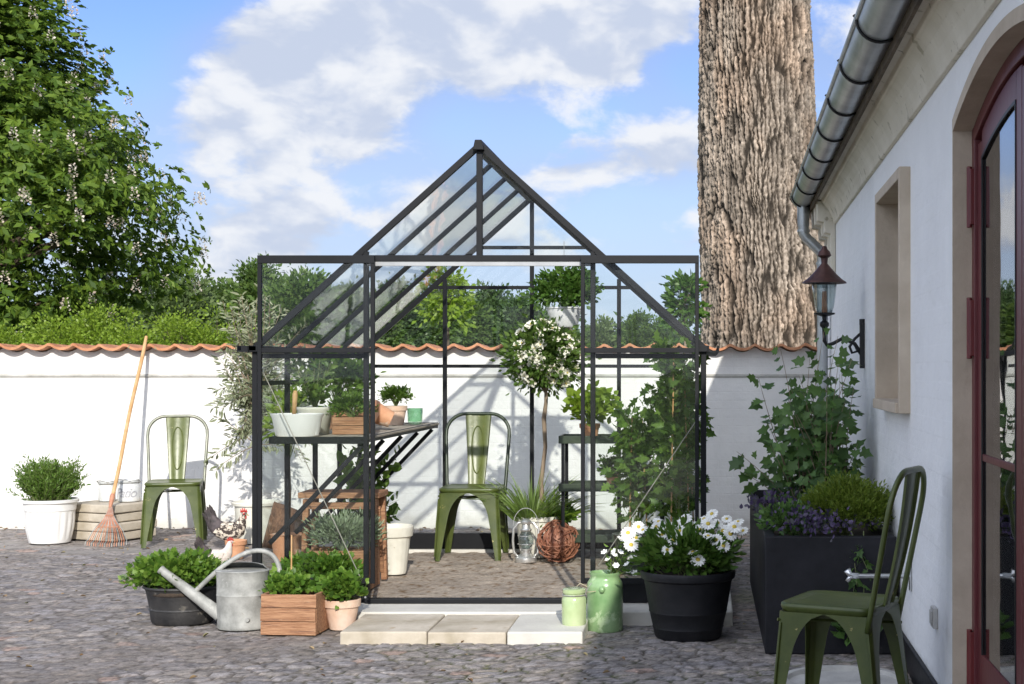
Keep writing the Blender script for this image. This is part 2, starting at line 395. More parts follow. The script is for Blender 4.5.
M['black'] = pmat('black_plastic', (.006, .0065, .008), (.013, .013, .015), scale=9, rough=.55, bump=.3, bscale=30, spec=.35, spots=[(13, .68, (.035, .032, .028))])
M['blacktub'] = pmat('old_black_iron', (.012, .012, .013), (.035, .033, .032), scale=8, rough=.6, bump=.3, spots=[(12, .62, (.11, .10, .085))])
M['planter'] = pmat('black_stained_concrete', (.006, .006, .008), (.015, .015, .019), scale=5, spec=.3, spots=[(8, .66, (.035, .034, .034))], rough=.6, bump=.35, bscale=18)
M['white'] = pmat('white_glazed', (.74, .73, .70), (.80, .79, .76), rough=.3, scale=6, spots=[(14, .70, (.55, .52, .45))])
M['cream'] = pmat('cream_enamel', (.62, .60, .51), (.74, .72, .63), rough=.4, scale=7, spots=[(11, .66, (.42, .37, .27))])
M['terra'] = pmat('terracotta', (.48, .22, .11), (.60, .33, .19), rough=.85, scale=8, bump=.25, spots=[(9, .60, (.64, .50, .38))])
M['terrapale'] = pmat('lime_crusted_terracotta', (.60, .40, .28), (.70, .54, .43), rough=.9, scale=8, bump=.25, spots=[(10, .62, (.52, .27, .15))])
M['wood'] = pmat('old_orange_wood', (.25, .115, .055), (.44, .24, .13), scale=7, rough=.8, stretch=(1, 8, 14), bump=.6, bscale=22, spots=[(6, .56, (.20, .10, .06)), (14, .66, (.50, .36, .24))])
M['palewood'] = pmat('rake_handle_wood', (.47, .26, .10), (.60, .38, .19), scale=12, rough=.55, bump=.1)
M['greywood'] = pmat('weathered_planks', (.30, .26, .20), (.46, .41, .33), scale=6, rough=.85, stretch=(2, 12, 12), bump=.5, bscale=14)
M['wicker'] = pmat('wicker', (.09, .045, .025), (.26, .14, .08), scale=34, rough=.8, stretch=(1, 1, 3), bump=1, bscale=50)
M['twig'] = pmat('red_twigs', (.22, .075, .04), (.38, .17, .10), scale=25, rough=.6)
M['bark'] = pmat('thin_bark', (.18, .13, .085), (.30, .23, .16), scale=18, rough=.9, stretch=(1, 1, .3), bump=.5, bscale=30)
M['darkbark'] = pmat('dark_bark', (.06, .045, .03), (.12, .09, .06), scale=8, rough=.9, bump=.5)
M['stem'] = pmat('green_stem', (.12, .16, .05), (.18, .20, .08), rough=.6)
M['soil'] = pmat('potting_soil', (.035, .025, .018), (.07, .05, .035), scale=30, rough=1, bump=1)
M['slab'] = pmat('sandstone_slab', (.36, .31, .23), (.56, .50, .41), scale=4, rough=.9, bump=.45, bscale=30, spots=[(6, .62, (.42, .34, .24))])
M['slabpale'] = pmat('pale_stone_slab', (.52, .50, .45), (.62, .60, .54), scale=4, rough=.9, bump=.3, bscale=30)
M['concrete'] = pmat('concrete', (.36, .35, .33), (.50, .49, .46), scale=6, rough=.9, bump=.5)
M['greenenamel'] = pmat('chipped_green_enamel', (.17, .31, .13), (.30, .45, .22), scale=8, rough=.28, coat=.3, spots=[(9, .58, (.44, .58, .34)), (22, .70, (.5, .55, .42))])
M['greenjar'] = pmat('pale_green_jar', (.36, .46, .22), (.48, .56, .32), scale=6, rough=.15, coat=.6)
M['rust'] = pmat('rusted_copper', (.055, .024, .020), (.10, .042, .034), scale=14, rough=.5, metal=.4, bump=.2)
M['rustpink'] = pmat('rusty_rake', (.40, .16, .09), (.52, .26, .16), scale=14, rough=.6, metal=.1)
M['iron'] = pmat('black_iron', (.012, .012, .013), (.02, .02, .022), rough=.45, metal=.3)
M['red'] = pmat('oxblood_door_paint', (.10, .018, .022), (.13, .028, .031), scale=4, rough=.4, stretch=(1, 1, .3), bump=.12)
M['reddark'] = pmat('red_hinge_paint', (.12, .016, .018), (.145, .024, .024), rough=.35)
M['reveal'] = pmat('sandstone_reveal', (.46, .385, .30), (.55, .47, .375), scale=6, rough=.9, bump=.3)
M['cornice'] = pmat('cream_cornice', (.62, .57, .46), (.74, .69, .58), scale=3, rough=.9, bump=.6, bscale=12, spots=[(7, .60, (.42, .38, .28)), (18, .64, (.24, .22, .15))])
M['darkroom'] = pmat('dim_room', (.02, .02, .022), (.03, .03, .032), rough=.9)
M['steel'] = pmat('galvanised_steel', (.55, .57, .58), (.72, .73, .74), rough=.28, metal=.95)
M['silver'] = pmat('lantern_silver', (.62, .62, .60), (.78, .78, .76), rough=.3, metal=.8)
M['beigebox'] = pmat('grey_socket_plastic', (.42, .41, .39), (.46, .45, .43), rough=.5)
M['petal'] = pmat('white_petal', (.82, .82, .78), (.88, .88, .85), rough=.6)
M['cream_petal'] = pmat('cream_petal', (.80, .77, .62), (.86, .84, .74), rough=.6)
M['yellow'] = pmat('flower_eye', (.55, .40, .05), (.65, .50, .08), rough=.7)
M['purple'] = leafmat('purple_flower', [(.06, .04, .09), (.11, .08, .17), (.04, .05, .03)], transl=.2)
M['hen'] = pmat('speckled_feather', (.05, .035, .03), (.62, .54, .44), scale=38, rough=.8, contrast=(.47, .53), bump=.4, bscale=50)
M['hen_dark'] = pmat('dark_tail_feather', (.03, .025, .025), (.09, .07, .07), scale=20, rough=.7, bump=.4)
M['comb'] = pmat('red_comb', (.45, .02, .02), (.55, .05, .04), rough=.5)
M['beak'] = pmat('horn', (.45, .30, .10), (.55, .40, .18), rough=.5)
M['henwhite'] = pmat('cream_feather', (.55, .48, .42), (.70, .64, .58), scale=30, rough=.8)
M['text'] = pmat('grey_lettering', (.33, .33, .35), (.40, .40, .42), rough=.7)
M['wire'] = pmat('pale_cable', (.26, .25, .21), (.34, .32, .28), rough=.5, metal=.4)
M['string'] = pmat('jute_string', (.42, .36, .24), (.5, .44, .32), rough=.9)
M['roof'] = M['tile']
# foliage
M['l_chest'] = leafmat('chestnut_leaf', [(.040, .085, .010), (.085, .155, .015), (.17, .255, .030), (.055, .11, .012)], transl=.35, rough=.6)
M['l_mid'] = leafmat('far_leaf', [(.06, .115, .025), (.09, .15, .035), (.125, .19, .045)], transl=.25)
M['l_pale'] = leafmat('pale_far_leaf', [(.10, .15, .05), (.125, .18, .065), (.16, .21, .08)], transl=.25)  # distance haze is mixed into the far leaf greens
M['l_dark'] = leafmat('dark_far_leaf', [(.055, .10, .035), (.075, .13, .045), (.10, .155, .055)], transl=.2)
M['l_bright'] = leafmat('bright_leaf', [(.14, .23, .02), (.20, .30, .03), (.26, .36, .05)], transl=.35)
M['l_herb'] = leafmat('herb_leaf', [(.045, .105, .014), (.085, .175, .022), (.13, .235, .03), (.19, .30, .05)], transl=.35)
M['l_herb2'] = leafmat('dark_herb_leaf', [(.05, .12, .018), (.08, .165, .025), (.12, .21, .04)], transl=.35)
M['l_box'] = leafmat('rosemary_leaf', [(.07, .14, .02), (.11, .20, .03), (.16, .25, .05)], transl=.3)
M['l_olive'] = leafmat('olive_leaf', [(.19, .22, .12), (.27, .30, .18), (.36, .38, .26)], rough=.5, transl=.2)
M['l_silver'] = leafmat('silver_leaf', [(.22, .29, .17), (.32, .38, .25), (.14, .21, .09)], transl=.2)
M['l_ivy'] = leafmat('ivy_leaf', [(.05, .10, .03), (.075, .15, .035), (.11, .20, .05)], transl=.25)
M['l_vine'] = leafmat('climber_leaf', [(.06, .12, .018), (.09, .18, .025), (.16, .27, .045), (.05, .10, .016)], transl=.4)
M['l_heath'] = leafmat('heath_leaf', [(.09, .15, .015), (.14, .20, .025), (.18, .24, .04)], transl=.3)
M['l_top'] = leafmat('gloss_leaf', [(.06, .12, .02), (.09, .16, .03), (.14, .21, .045)], transl=.25)
M['l_grass'] = leafmat('grass_blade', [(.12, .20, .04), (.17, .26, .06), (.22, .30, .10)], transl=.3)
M['l_blossom'] = leafmat('chestnut_blossom', [(.62, .56, .46), (.72, .66, .55), (.55, .42, .34)], transl=.3)
M['l_wood'] = leafmat('woodland_leaf', [(.035, .07, .025), (.055, .095, .03), (.08, .125, .04)], transl=.15)

# ------------------------------------------------------------------ foliage builders
rng = np.random.default_rng(11)
def unit(v): return v / np.maximum(np.linalg.norm(v, axis=-1, keepdims=True), 1e-9)
SHAPES = {'ivy': [(0, 0), (-.10, .22), (.06, .50), (.26, .30), (.50, .46), (.62, .20), (1, 0)],
          'broad': [(0, 0), (.06, .26), (.28, .46), (.52, .42), (.78, .22), (1, 0)],
          'tomato': [(0, 0), (.05, .30), (.22, .18), (.30, .50), (.46, .22), (.62, .34), (.72, .14), (1, 0)]}
def leaf_geo(P, A, size, width=.5, seed=0, simple=False, fold=.25, sz_var=.35, flat=None, shape=None):
    """leaves at P with axes A; returns verts, quads. flat: preferred normal"""
    r = np.random.default_rng(seed); n = len(P)
    A = unit(A); nn = r.normal(size=(n, 3))
    if flat is not None: nn = nn * flat[1] + np.asarray(flat[0])
    S = unit(np.cross(A, nn)); Nn = np.cross(S, A)
    s = size * (1 + sz_var * (r.random(n) * 2 - 1)); s = s[:, None]; w = s * width * .5
    if shape:
        o = SHAPES[shape]; out = o + [(u, -v) for u, v in o[1:-1]][::-1]; mid = [(.45, 0)]
        cols = []
        for (u, v) in mid + out:
            cup = fold * (v * v * 1.6 - .55 * u * u)
            cols.append(P + A * s * u + S * (s * width * v * (1.0)) + Nn * s * cup)
        V = np.stack(cols, 1); m_ = len(cols); b = (np.arange(n) * m_)[:, None]; k_ = len(out)
        Q = np.concatenate([b + np.array([0, 1 + i, 1 + (i + 1) % k_]) for i in range(k_)], 0)
    elif simple:
        V = np.stack([P, P + A * s * .5 + S * w + Nn * s * fold * .4, P + A * s, P + A * s * .5 - S * w + Nn * s * fold * .4], 1)
        Q = np.arange(4 * n).reshape(n, 4)
    else:
        V = np.stack([P, P + A * s * .35 + S * w + Nn * s * fold * .5, P + A * s * .72 + S * w * .72 + Nn * s * fold * .35, P + A * s - Nn * s * fold * .3,
                      P + A * s * .72 - S * w * .72 + Nn * s * fold * .35, P + A * s * .35 - S * w + Nn * s * fold * .5], 1)
        b = (np.arange(n) * 6)[:, None]
        Q = np.concatenate([b + np.array([0, 1, 2, 3]), b + np.array([0, 3, 4, 5])], 0)
    return V.reshape(-1, 3), Q
def foliage(name, mat, parent, P, A, size, **k):
    V, Q = leaf_geo(np.asarray(P), np.asarray(A), size, **k)
    return np_mesh(name, V, Q, mat, parent)
def clumps(n, rad, seed, lo=.35, hi=1.0, zmin=-1, center=(0, 0, 0)):
    r = np.random.default_rng(seed); d = unit(r.normal(size=(n * 4, 3))); d = d[d[:, 2] > zmin][:n]
    q = (lo + (hi - lo) * r.random(len(d)) ** .6)[:, None]
    return d * q * np.asarray(rad) + np.asarray(center)
def around(Cc, per, spread, seed, squash=.8):
    r = np.random.default_rng(seed)
    P = np.repeat(Cc, per, 0); O = r.normal(size=P.shape) * spread; O[:, 2] *= squash
    return P + O, O
def herb(parent, c, rad, mat, size, n=700, seed=1, width=.6, K=26, zmin=-.25, spread=.30, up=.5, stems=True, stemmat=None, name='foliage', root=None, shape=None):
    """bushy plant: clumps over an ellipsoid, leaves pointing outwards, thin stems from the soil"""
    rad = np.asarray(rad, dtype=float); c = np.asarray(c, dtype=float)
    Cc = clumps(K, rad * .85, seed, lo=.45, zmin=zmin, center=c)
    P, O = around(Cc, max(1, n // len(Cc)), rad.min() * spread, seed + 1)
    A = unit(P - c) * .8 + unit(O + 1e-6) * .8 + np.array([0, 0, up]) + np.random.default_rng(seed + 2).normal(size=P.shape) * .35
    o = foliage(name, mat, parent, P, A, size, width=width, seed=seed + 3, shape=shape)
    if stems:
        mb = MB(); rt = np.asarray(root if root is not None else (c[0], c[1], c[2] - rad[2] * .8))
        for k in Cc[:22]:
            mid = (rt + k) / 2 + np.array([0, 0, rad[2] * .1])
            mb.tube([rt + (k - rt) * .04, mid, k], [.0035, .003, .0015], n=4, cap=False)
        mb.build('stem', stemmat or M['stem'], parent)
    return o
def spikes(parent, c, n, length, spread, mat, seed=1, width=.012, up=1.0, bend=.4, name='foliage', base=.03, var=.4):
    """thin blades or sprigs curving out of a base"""
    r = np.random.default_rng(seed); a = r.random(n) * 2 * PI; t = r.random(n) ** .5
    B = np.stack([c[0] + np.cos(a) * t * base, c[1] + np.sin(a) * t * base, np.full(n, c[2])], 1)
    D = unit(np.stack([np.cos(a) * t * spread, np.sin(a) * t * spread, np.full(n, up)], 1) + r.normal(size=(n, 3)) * .08)
    L = length * (1 + var * (r.random(n) * 2 - 1)); S = unit(np.cross(D, r.normal(size=(n, 3))))
    out = unit(np.stack([np.cos(a), np.sin(a), np.zeros(n)], 1)); V = []
    for k, q in enumerate((0, .35, .7, 1)):
        p = B + D * (L * q)[:, None] + out * (L * bend * q * q * t)[:, None] - np.array([0, 0, 1]) * (L * bend * .6 * q ** 3 * t)[:, None]
        w = width * (1, 1, .7, .1)[k] / 2
        V += [p - S * w, p + S * w]
    V = np.stack(V, 1).reshape(-1, 3); b = (np.arange(n) * 8)[:, None]
    Q = np.concatenate([b + np.array([0, 1, 3, 2]), b + np.array([2, 3, 5, 4]), b + np.array([4, 5, 7, 6])], 0)
    return np_mesh(name, V, Q, mat, parent)
def sprigs(parent, base, tips, per, lsize, mat, seed=1, width=.35, start=.25, stem_r=.003, lift=.12, name='foliage', stemmat=None, droop=.2, off=.01, stemname='stem', shape=None, flat=None):
    """leafy shoots: curved stems from base(s) to tips with leaves set along them"""
    r = np.random.default_rng(seed); P = []; A = []; mb = MB()
    for i, tp in enumerate(tips):
        b = Vector(base[i % len(base)]) if isinstance(base, list) else Vector(base)
        t = Vector(tp); mid = (b + t) / 2 + Vector((r.normal() * .3, r.normal() * .3, 1)) * lift * (t - b).length
        pts = []
        for q in np.linspace(0, 1, 9):
            p = b * (1 - q) ** 2 + mid * 2 * q * (1 - q) + t * q * q; pts.append(p)
        mb.tube(pts, [stem_r * (1 - .7 * q) for q in np.linspace(0, 1, 9)], n=5, cap=False)
        for k in range(per):
            q = start + (1 - start) * (k + r.random()) / per
            p = b * (1 - q) ** 2 + mid * 2 * q * (1 - q) + t * q * q
            tg = ((mid - b) * (1 - q) + (t - mid) * q).normalized()
            sd_ = Vector(r.normal(size=3)); sd_ = (sd_ - tg * sd_.dot(tg)).normalized()
            P.append(p + sd_ * off); A.append(sd_ * .9 + tg * .7 - Vector((0, 0, droop)))
    mb.build(stemname, stemmat or M['stem'], parent)
    return foliage(name, mat, parent, np.array([tuple(p) for p in P]), np.array([tuple(a) for a in A]), lsize, width=width, seed=seed + 5, shape=shape, flat=flat)

# ------------------------------------------------------------------ the setting: ground and paving
def structure(o): o['kind'] = 'structure'; return o
grass = pmat('meadow_grass', (.05, .09, .02), (.09, .14, .035), scale=3, rough=.95, bump=.8, bscale=20)
mb = MB(); mb.add([(-600, -300, -.06), (600, -300, -.06), (600, 900, -.06), (-600, 900, -.06)], [(0, 1, 2, 3)])
structure(mb.build('ground', grass))
# coarse paving out to the sides
cob = pmat('coarse_cobbles', (.20, .185, .17), (.30, .275, .25), scale=9, rough=.9, bump=1, bscale=12)
mb = MB(); mb.lohi((-16, -7, -.05), (6, 12.52, -.012)); structure(mb.build('courtyard_paving', cob))
# the cobbles in view: real stones
def cobbles():
    x0, x1, y0, y1, st = -6.6, 1.3, 4.9, 12.51, .0130
    nx = int((x1 - x0) / st); ny = int((y1 - y0) / st)
    gx = np.linspace(x0, x1, nx); gy = np.linspace(y0, y1, ny); X, Y = np.meshgrid(gx, gy)
    wxp = X + .05 * (fbm(X * 2.2, Y * 2.2, 2, 3) - .5) * 2 + .02 * (fbm(X * 11, Y * 11, 2, 8) - .5)
    wyp = Y + .07 * (fbm(X * 1.6 + 9, Y * 1.6, 2, 4) - .5) * 2 + .02 * (fbm(X * 11, Y * 11 + 30, 2, 9) - .5) + .04 * np.sin(X * 4.3)
    f1, f2, cid = voro(wxp / .112, wyp / .086, 2, jit=.66, brick=True)
    e = f2 - f1
    top = sstep(.03, .17, e)
    far = fbm(X * .9, Y * .9, 3, 21)
    sandy = sstep(.40, .66, fbm(X * .8 + 3, Y * .8, 3, 31) + .16 * sstep(-.5, -2.5, X))        # joints brimming with grit
    h = -.008 + top * (.008 - .004 * sandy) + (cid - .5) * .007 * top + (fbm(X * 30, Y * 30, 3, 5) - .5) * .006 + (far - .5) * .02
    tilt = (hsh(np.floor(cid * 9999), np.floor(cid * 777), 3) - .5)
    h += tilt * .01 * (f1 - .3) * top
    base = .20 + .12 * cid
    warm = hsh(np.floor(cid * 5555), np.floor(cid * 333), 7)
    rC = base * (1.04 + .08 * warm); gC = base * (.97 + .02 * warm); bC = base * (.97 - .10 * warm)
    pink = (warm > .975); rC = np.where(pink, rC * 1.25, rC); gC = np.where(pink, gC * 1.05, gC)
    gr = .70 + .6 * fbm(X * 42, Y * 42, 2, 71); crack = 1 - .45 * (np.abs(fbm(X * 13, Y * 17, 3, 77) - .5) < .022); rC = rC * gr * crack; gC = gC * gr * crack; bC = bC * gr * crack
    js = fbm(X * 3, Y * 3, 3, 41)
    moss = sstep(.46, .58, js) * sstep(-2.2, -.9, X) * .9
    jr = .12 * (1 - moss) + .07 * moss; jg = .10 * (1 - moss) + .085 * moss; jb = .08 * (1 - moss) + .015 * moss
    jr = jr + .09 * sandy; jg = jg + .08 * sandy; jb = jb + .075 * sandy
    spread = sstep(.45, .75, fbm(X * 1.4 + 40, Y * 1.4, 4, 51)) * (.50 - .32 * sstep(-2.4, -1.2, X) * sstep(8.2, 7.4, Y))
    k = top * (1 - spread * (.35 + .65 * sandy))
    Rr = rC * k + jr * (1 - k); G = gC * k + jg * (1 - k); B = bC * k + jb * (1 - k)
    slit = 1 - .50 * (1 - sstep(.015, .055, e)) * (.35 + .65 * (fbm(X * 6, Y * 6, 2, 91) > .42)); Rr = Rr * slit; G = G * slit; B = B * slit
    speck = 1 - .45 * (fbm(X * 30, Y * 44, 3, 95) < .33); Rr = Rr * speck; G = G * speck; B = B * speck
    chip = fbm(X * 26, Y * 26, 2, 61) > .72
    Rr = np.where(chip, Rr * 1.3, Rr); G = np.where(chip, G * 1.25, G); B = np.where(chip, B * 1.2, B)
    # trodden earth towards the greenhouse
    col = np.stack([Rr, G, B, np.ones_like(Rr)], -1).reshape(-1, 4)
    V = np.stack([X, Y, h], -1).reshape(-1, 3)
    I = np.arange(nx * ny).reshape(ny, nx)
    Q = np.stack([I[:-1, :-1], I[:-1, 1:], I[1:, 1:], I[1:, :-1]], -1).reshape(-1, 4)
    o = np_mesh('cobblestone_paving', V, Q, attrmat('cobbles', 'stone', bscale=95, bump=1.0), None, smooth=True, colors={'stone': col})
    structure(o)
cobbles()
# ---- the greenhouse's own floor and its stone footing
GX, GY, GZ, GM = -2.473, 8.05, .07, .62
GW = GM * 4
def floor():
    st = .018; nx = int(2.5 / st); ny = int(2.5 / st)
    gx = np.linspace(GX + .02, GX + GW - .02, nx); gy = np.linspace(GY + .1, GY + GW - .02, ny); X, Y = np.meshgrid(gx, gy)
    f1, f2, cid = voro((X + .04 * fbm(X * 5, Y * 5, 2, 1)) / .13, (Y + .05 * fbm(X * 5 + 9, Y * 5, 2, 2)) / .11, 5, jit=.7, brick=True)
    top = sstep(.0, .3, f2 - f1) * sstep(.40, .62, fbm(X * 2, Y * 2, 3, 12))
    h = .046 + top * .008 + (fbm(X * 22, Y * 22, 3, 6) - .5) * .018
    c = .30 + .10 * (cid - .5) * top + .16 * (fbm(X * 9, Y * 9, 4, 15) - .5)
    leafy = fbm(X * 34, Y * 34, 2, 19) > .70
    col = np.stack([c * 1.12, c * .94, c * .76, np.ones_like(c)], -1)
    col[leafy] = (.18, .12, .07, 1)
    V = np.stack([X, Y, h], -1).reshape(-1, 3); I = np.arange(nx * ny).reshape(ny, nx)
    Q = np.stack([I[:-1, :-1], I[:-1, 1:], I[1:, 1:], I[1:, :-1]], -1).reshape(-1, 4)
    structure(np_mesh('greenhouse_earth_floor', V, Q, attrmat('earth', 'stone', bscale=60, bump=.7), None, smooth=True, colors={'stone': col.reshape(-1, 4)}))
floor()
mb = MB()
mb.lohi((GX - .08, 7.76, -.05), (GX + GW + .14, GY + .14, GZ - .003))
mb.lohi((GX - .08, GY + .14, -.05), (GX + .08, GY + GW + .06, GZ - .003)); mb.lohi((GX + GW - .06, GY + .14, -.05), (GX + GW + .14, GY + GW + .06, GZ - .003))
mb.lohi((GX + .08, GY + GW - .08, -.05), (GX + GW - .06, GY + GW + .06, GZ - .003))
structure(mb.build('stone_footing_path', M['slabpale'], bevel=.006))
for i, (a, b, m_, lab) in enumerate([(-1.79, -1.365, 'slab', 'leftmost sandstone step slab beside the small terracotta pot'), (-1.36, -.975, 'slab', 'middle sandstone step slab before the greenhouse opening'), (-.97, -.60, 'slabpale', 'palest step slab, carrying the pale green jar')]):
    mb = MB(); mb.lohi((-(b - a) / 2, -.265, -.02), ((b - a) / 2, .265, .058 - .004 * (i % 2)))
    o = mb.build('step_slab', M[m_], bevel=.008, loc=((a + b) / 2, 7.49 + (.0, .006, -.004)[i], 0)); o.rotation_euler[2] = (0.004, -.005, .003)[i]
    tag(o, lab, 'paving slab', 'stone slabs forming the doorstep')
mb = MB(); mb.lathe([(.001, .012), (.235, .012), (.24, .03), (.27, .03), (.275, 0)], n=48)
structure(mb.build('concrete_drain_path', M['concrete'], smooth=True, auto=R(35), loc=(.59, 6.28, 0)))

# ------------------------------------------------------------------ garden wall
def garden_wall():
    t = thing('garden_wall', 'long whitewashed garden wall capped with wavy terracotta tiles', 'wall', (-3, 12.5, 0))
    x0, x1 = -9.0, 5.0; p = .212
    # top follows the tiles
    def wave(x): return -.046 * abs(math.sin(PI * x / p)) ** .85
    N_ = int((x1 - x0) / (p / 10)); V = []; F = []
    mb = MB(); xs = [x0 + (x1 - x0) * i / N_ for i in range(N_ + 1)]
    poly = [(x0, -.05)] + [(x1, -.05)] + [(x, 1.545 + wave(x)) for x in xs[::-1]]
    # wall body as strips
    vs = []; fs = []
    for i, x in enumerate(xs):
        zt = 1.538 + wave(x)
        vs += [(x, 0, -.05), (x, 0, zt), (x, .24, zt), (x, .24, -.05)]
        if i:
            a = (i - 1) * 4; b = i * 4
            fs += [(a, b, b + 1, a + 1), (a + 1, b + 1, b + 2, a + 2), (a + 2, b + 2, b + 3, a + 3)]
    mb.add(vs, fs); mb.build('wall', M['wall'], t)
    # the tile capping, a wavy sheet with real thickness, both slopes
    mb = MB(); vs = []; fs = []
    prof = [(-.115, 0), (.12, -.004), (.345, -.01)]
    rr = random.Random(3); offs = {}
    for i, x in enumerate(xs):
        k = math.floor(x / p); 
        if k not in offs: offs[k] = (rr.uniform(-.006, .006), rr.uniform(-.006, .004))
        oy, oz = offs[k]
        w_ = wave(x)
        for (y, z) in prof: vs.append((x, y + (oy if y < 0 else 0), 1.572 + z + w_ + (oz if y < 0 else 0)))
        for (y, z) in prof: vs.append((x, y + (oy if y < 0 else 0), 1.550 + z + w_ + (oz if y < 0 else 0)))
        if i:
            a = (i - 1) * 6; b = i * 6
            for j in (0, 1): fs += [(a + j, b + j, b + j + 1, a + j + 1), (a + 3 + j, a + 4 + j, b + 4 + j, b + 3 + j)]
            fs += [(a, a + 3, b + 3, b), (a + 2, b + 2, b + 5, a + 5)]
    mb.add(vs, fs); mb.build('tile_coping', M['tile'], t, smooth=True, auto=R(40))
    mb = MB(); mb.prism([(-.018, 1.285), (.0, 1.275), (.0, 1.305), (-.022, 1.302)], 'x', x0, x1)
    # prism along x takes (y,z)
    mb.build('string_course', M['ledge'], t)
    for o in t.children: o.location.x = 3
    return t
garden_wall()

# ------------------------------------------------------------------ house on the right
def house():
    t = thing('whitewashed_house', 'whitewashed house with red arched door and zinc gutter', 'house', (.815, 0, 0), -.0156)
    # window recess y 6.6..7.65 ; door opening y 3.35..5.34
    HT = 2.50; W0, W1, WZ0, WZ1 = 6.62, 7.63, 1.19, 2.20
    D0, D1, SP, AP = 3.62, 5.34, 2.21, 2.345
    def arch(y, sp=SP, ap=AP, d0=D0, d1=D1):
        q = (y - (d0 + d1) / 2) / ((d1 - d0) / 2); return sp + (ap - sp) * max(0, 1 - q * q) ** .5 if False else sp + (ap - sp) * (1 - q * q)
    mb = MB(); 
    Y0, Y1 = -4.0, 12.49
    T = .30
    mb.lohi((0, Y0, -.02), (T, D0, HT)); mb.lohi((0, D1, -.02), (T, W0, HT)); mb.lohi((0, W1, -.02), (T, Y1, HT))
    mb.lohi((0, W0, -.02), (T, W1, WZ0)); mb.lohi((0, W0, WZ1), (T, W1, HT))
    n = 24; vs = []; fs = []
    for i in range(n + 1):
        y = D0 + (D1 - D0) * i / n; vs += [(0, y, arch(y)), (0, y, HT), (T, y, HT), (T, y, arch(y))]
        if i:
            a = (i - 1) * 4; b = i * 4
            fs += [(a, b, b + 1, a + 1), (a + 1, b + 1, b + 2, a + 2), (a + 2, b + 2, b + 3, a + 3), (a + 3, b + 3, b, a)]
    mb.add(vs, fs)
    mb.lohi((T, Y1 - .3, -.02), (6, Y1, HT)); mb.lohi((T, Y0, -.02), (6, Y0 + .3, HT)); mb.lohi((5.7, Y0 + .3, -.02), (6, Y1 - .3, HT))
    mb.build('wall', M['house'], t)
    mb = MB(); mb.lohi((T + .002, D0 - .3, 0), (T + .05, D1 + .3, 2.45)); mb.lohi((.30, W0 - .2, 1.0), (.33, W1 + .2, 2.4)); mb.build('dark_interior', M['darkroom'], t)
    mb = MB(); mb.lohi((-.022, D1 + .0, -.02), (-.001, Y1 - .02, .125)); mb.lohi((-.022, Y0, -.02), (-.001, D0, .125)); mb.build('plinth', M['black'], t, bevel=.004)
    # cornice: stepped moulding
    prof = [(0.0, HT - .06), (-.018, HT - .056), (-.026, HT - .02), (-.040, HT + .02), (-.062, HT + .06), (-.092, HT + .095), (-.105, HT + .10), (-.108, HT + .125), (-.15, HT + .135), (-.15, HT + .19), (.30, HT + .19), (.30, HT - .0), (0.0, HT + .0)]
    mb = MB()
    segs = 60; rr = random.Random(5)
    mb.prism(prof, 'y', Y0, 12.2)
    mb.build('cornice', M['cornice'], t, bevel=.004)
    mb = MB(); mb.lohi((-.166, Y0, HT + .10), (-.151, 12.2, HT + .20)); mb.build('eave_board', M['darkbark'], t)
    # stepped corbel stones at the far end
    for k in range(3):
        mb = MB(); a = 11.15 + k * .30
        z0 = HT - .46 + .05 * k
        mb.prism([(-.002, z0), (-.034, z0 + .015), (-.04, HT - .13), (-.085, HT - .12), (-.09, HT - .04), (-.14, HT - .03), (-.145, HT + .12), (-.002, HT + .12)], 'y', a, a + .13)
        mb.build('corbel', M['cornice'], t, bevel=.006)
    # roof
    mb = MB(); vs = []; fs = []
    ny = 300; rr = random.Random(2)
    for i in range(ny + 1):
        y = Y0 - .1 + (12.3 - Y0 + .1) * i / ny; w_ = .022 * abs(math.sin(PI * y / .212))
        vs += [(-.21, y, HT + .225 - w_), (3.1, y, HT + 3.3 - w_), (-.21, y, HT + .205 - w_), (3.1, y, HT + 3.25 - w_), (6.3, y, HT + .2 - w_), (6.3, y, HT + .17 - w_)]
        if i:
            a = (i - 1) * 6; b = i * 6
            fs += [(a, b, b + 1, a + 1), (a + 2, a + 3, b + 3, b + 2), (a, a + 2, b + 2, b), (a + 1, b + 1, b + 4, a + 4), (a + 3, a + 5, b + 5, b + 3), (a + 4, b + 4, b + 5, a + 5)]
    mb.add(vs, fs); mb.build('roof', M['roof'], t)
    mb = MB(); mb.prism([(-.0, HT + .19), (6, HT + .19), (3.1, HT + 3.2)], 'y', Y1 - .3, Y1 - .01); mb.build('gable', M['house'], t)
    mb = MB(); mb.prism([(-.0, HT + .19), (6, HT + .19), (3.1, HT + 3.2)], 'y', Y0, Y0 + .3); mb.build('gable', M['house'], t)
    # gutter: half-round trough with rolled front bead, straps as sub-parts
    gx, gz, gr = -.215, HT + .225, .090
    mb = MB(); vs = []; fs = []; K = 20
    ys = [Y0 + (11.85 - Y0) * i / 30 for i in range(31)]
    for i, y in enumerate(ys):
        for q in range(K + 1):
            a = PI + PI * q / K; vs.append((gx + gr * math.cos(a), y, gz + gr * math.sin(a)))
        for q in range(K, -1, -1):
            a = PI + PI * q / K; vs.append((gx + (gr - .006) * math.cos(a), y, gz + (gr - .006) * math.sin(a)))
        if i:
            n_ = 2 * (K + 1); a = (i - 1) * n_; b = i * n_
            for j in range(n_): j2 = (j + 1) % n_; fs.append((a + j, b + j, b + j2, a + j2))
    mb.add(vs, fs)
    mb.tube([(gx - gr - .004, ys[0], gz), (gx - gr - .004, ys[-1], gz)], .011, n=8)
    # closed end
    pts = [(gx + gr * math.cos(PI + PI * q / K), gz + gr * math.sin(PI + PI * q / K)) for q in range(K + 1)]
    mb.prism(pts, 'y', ys[-1], ys[-1] + .006)
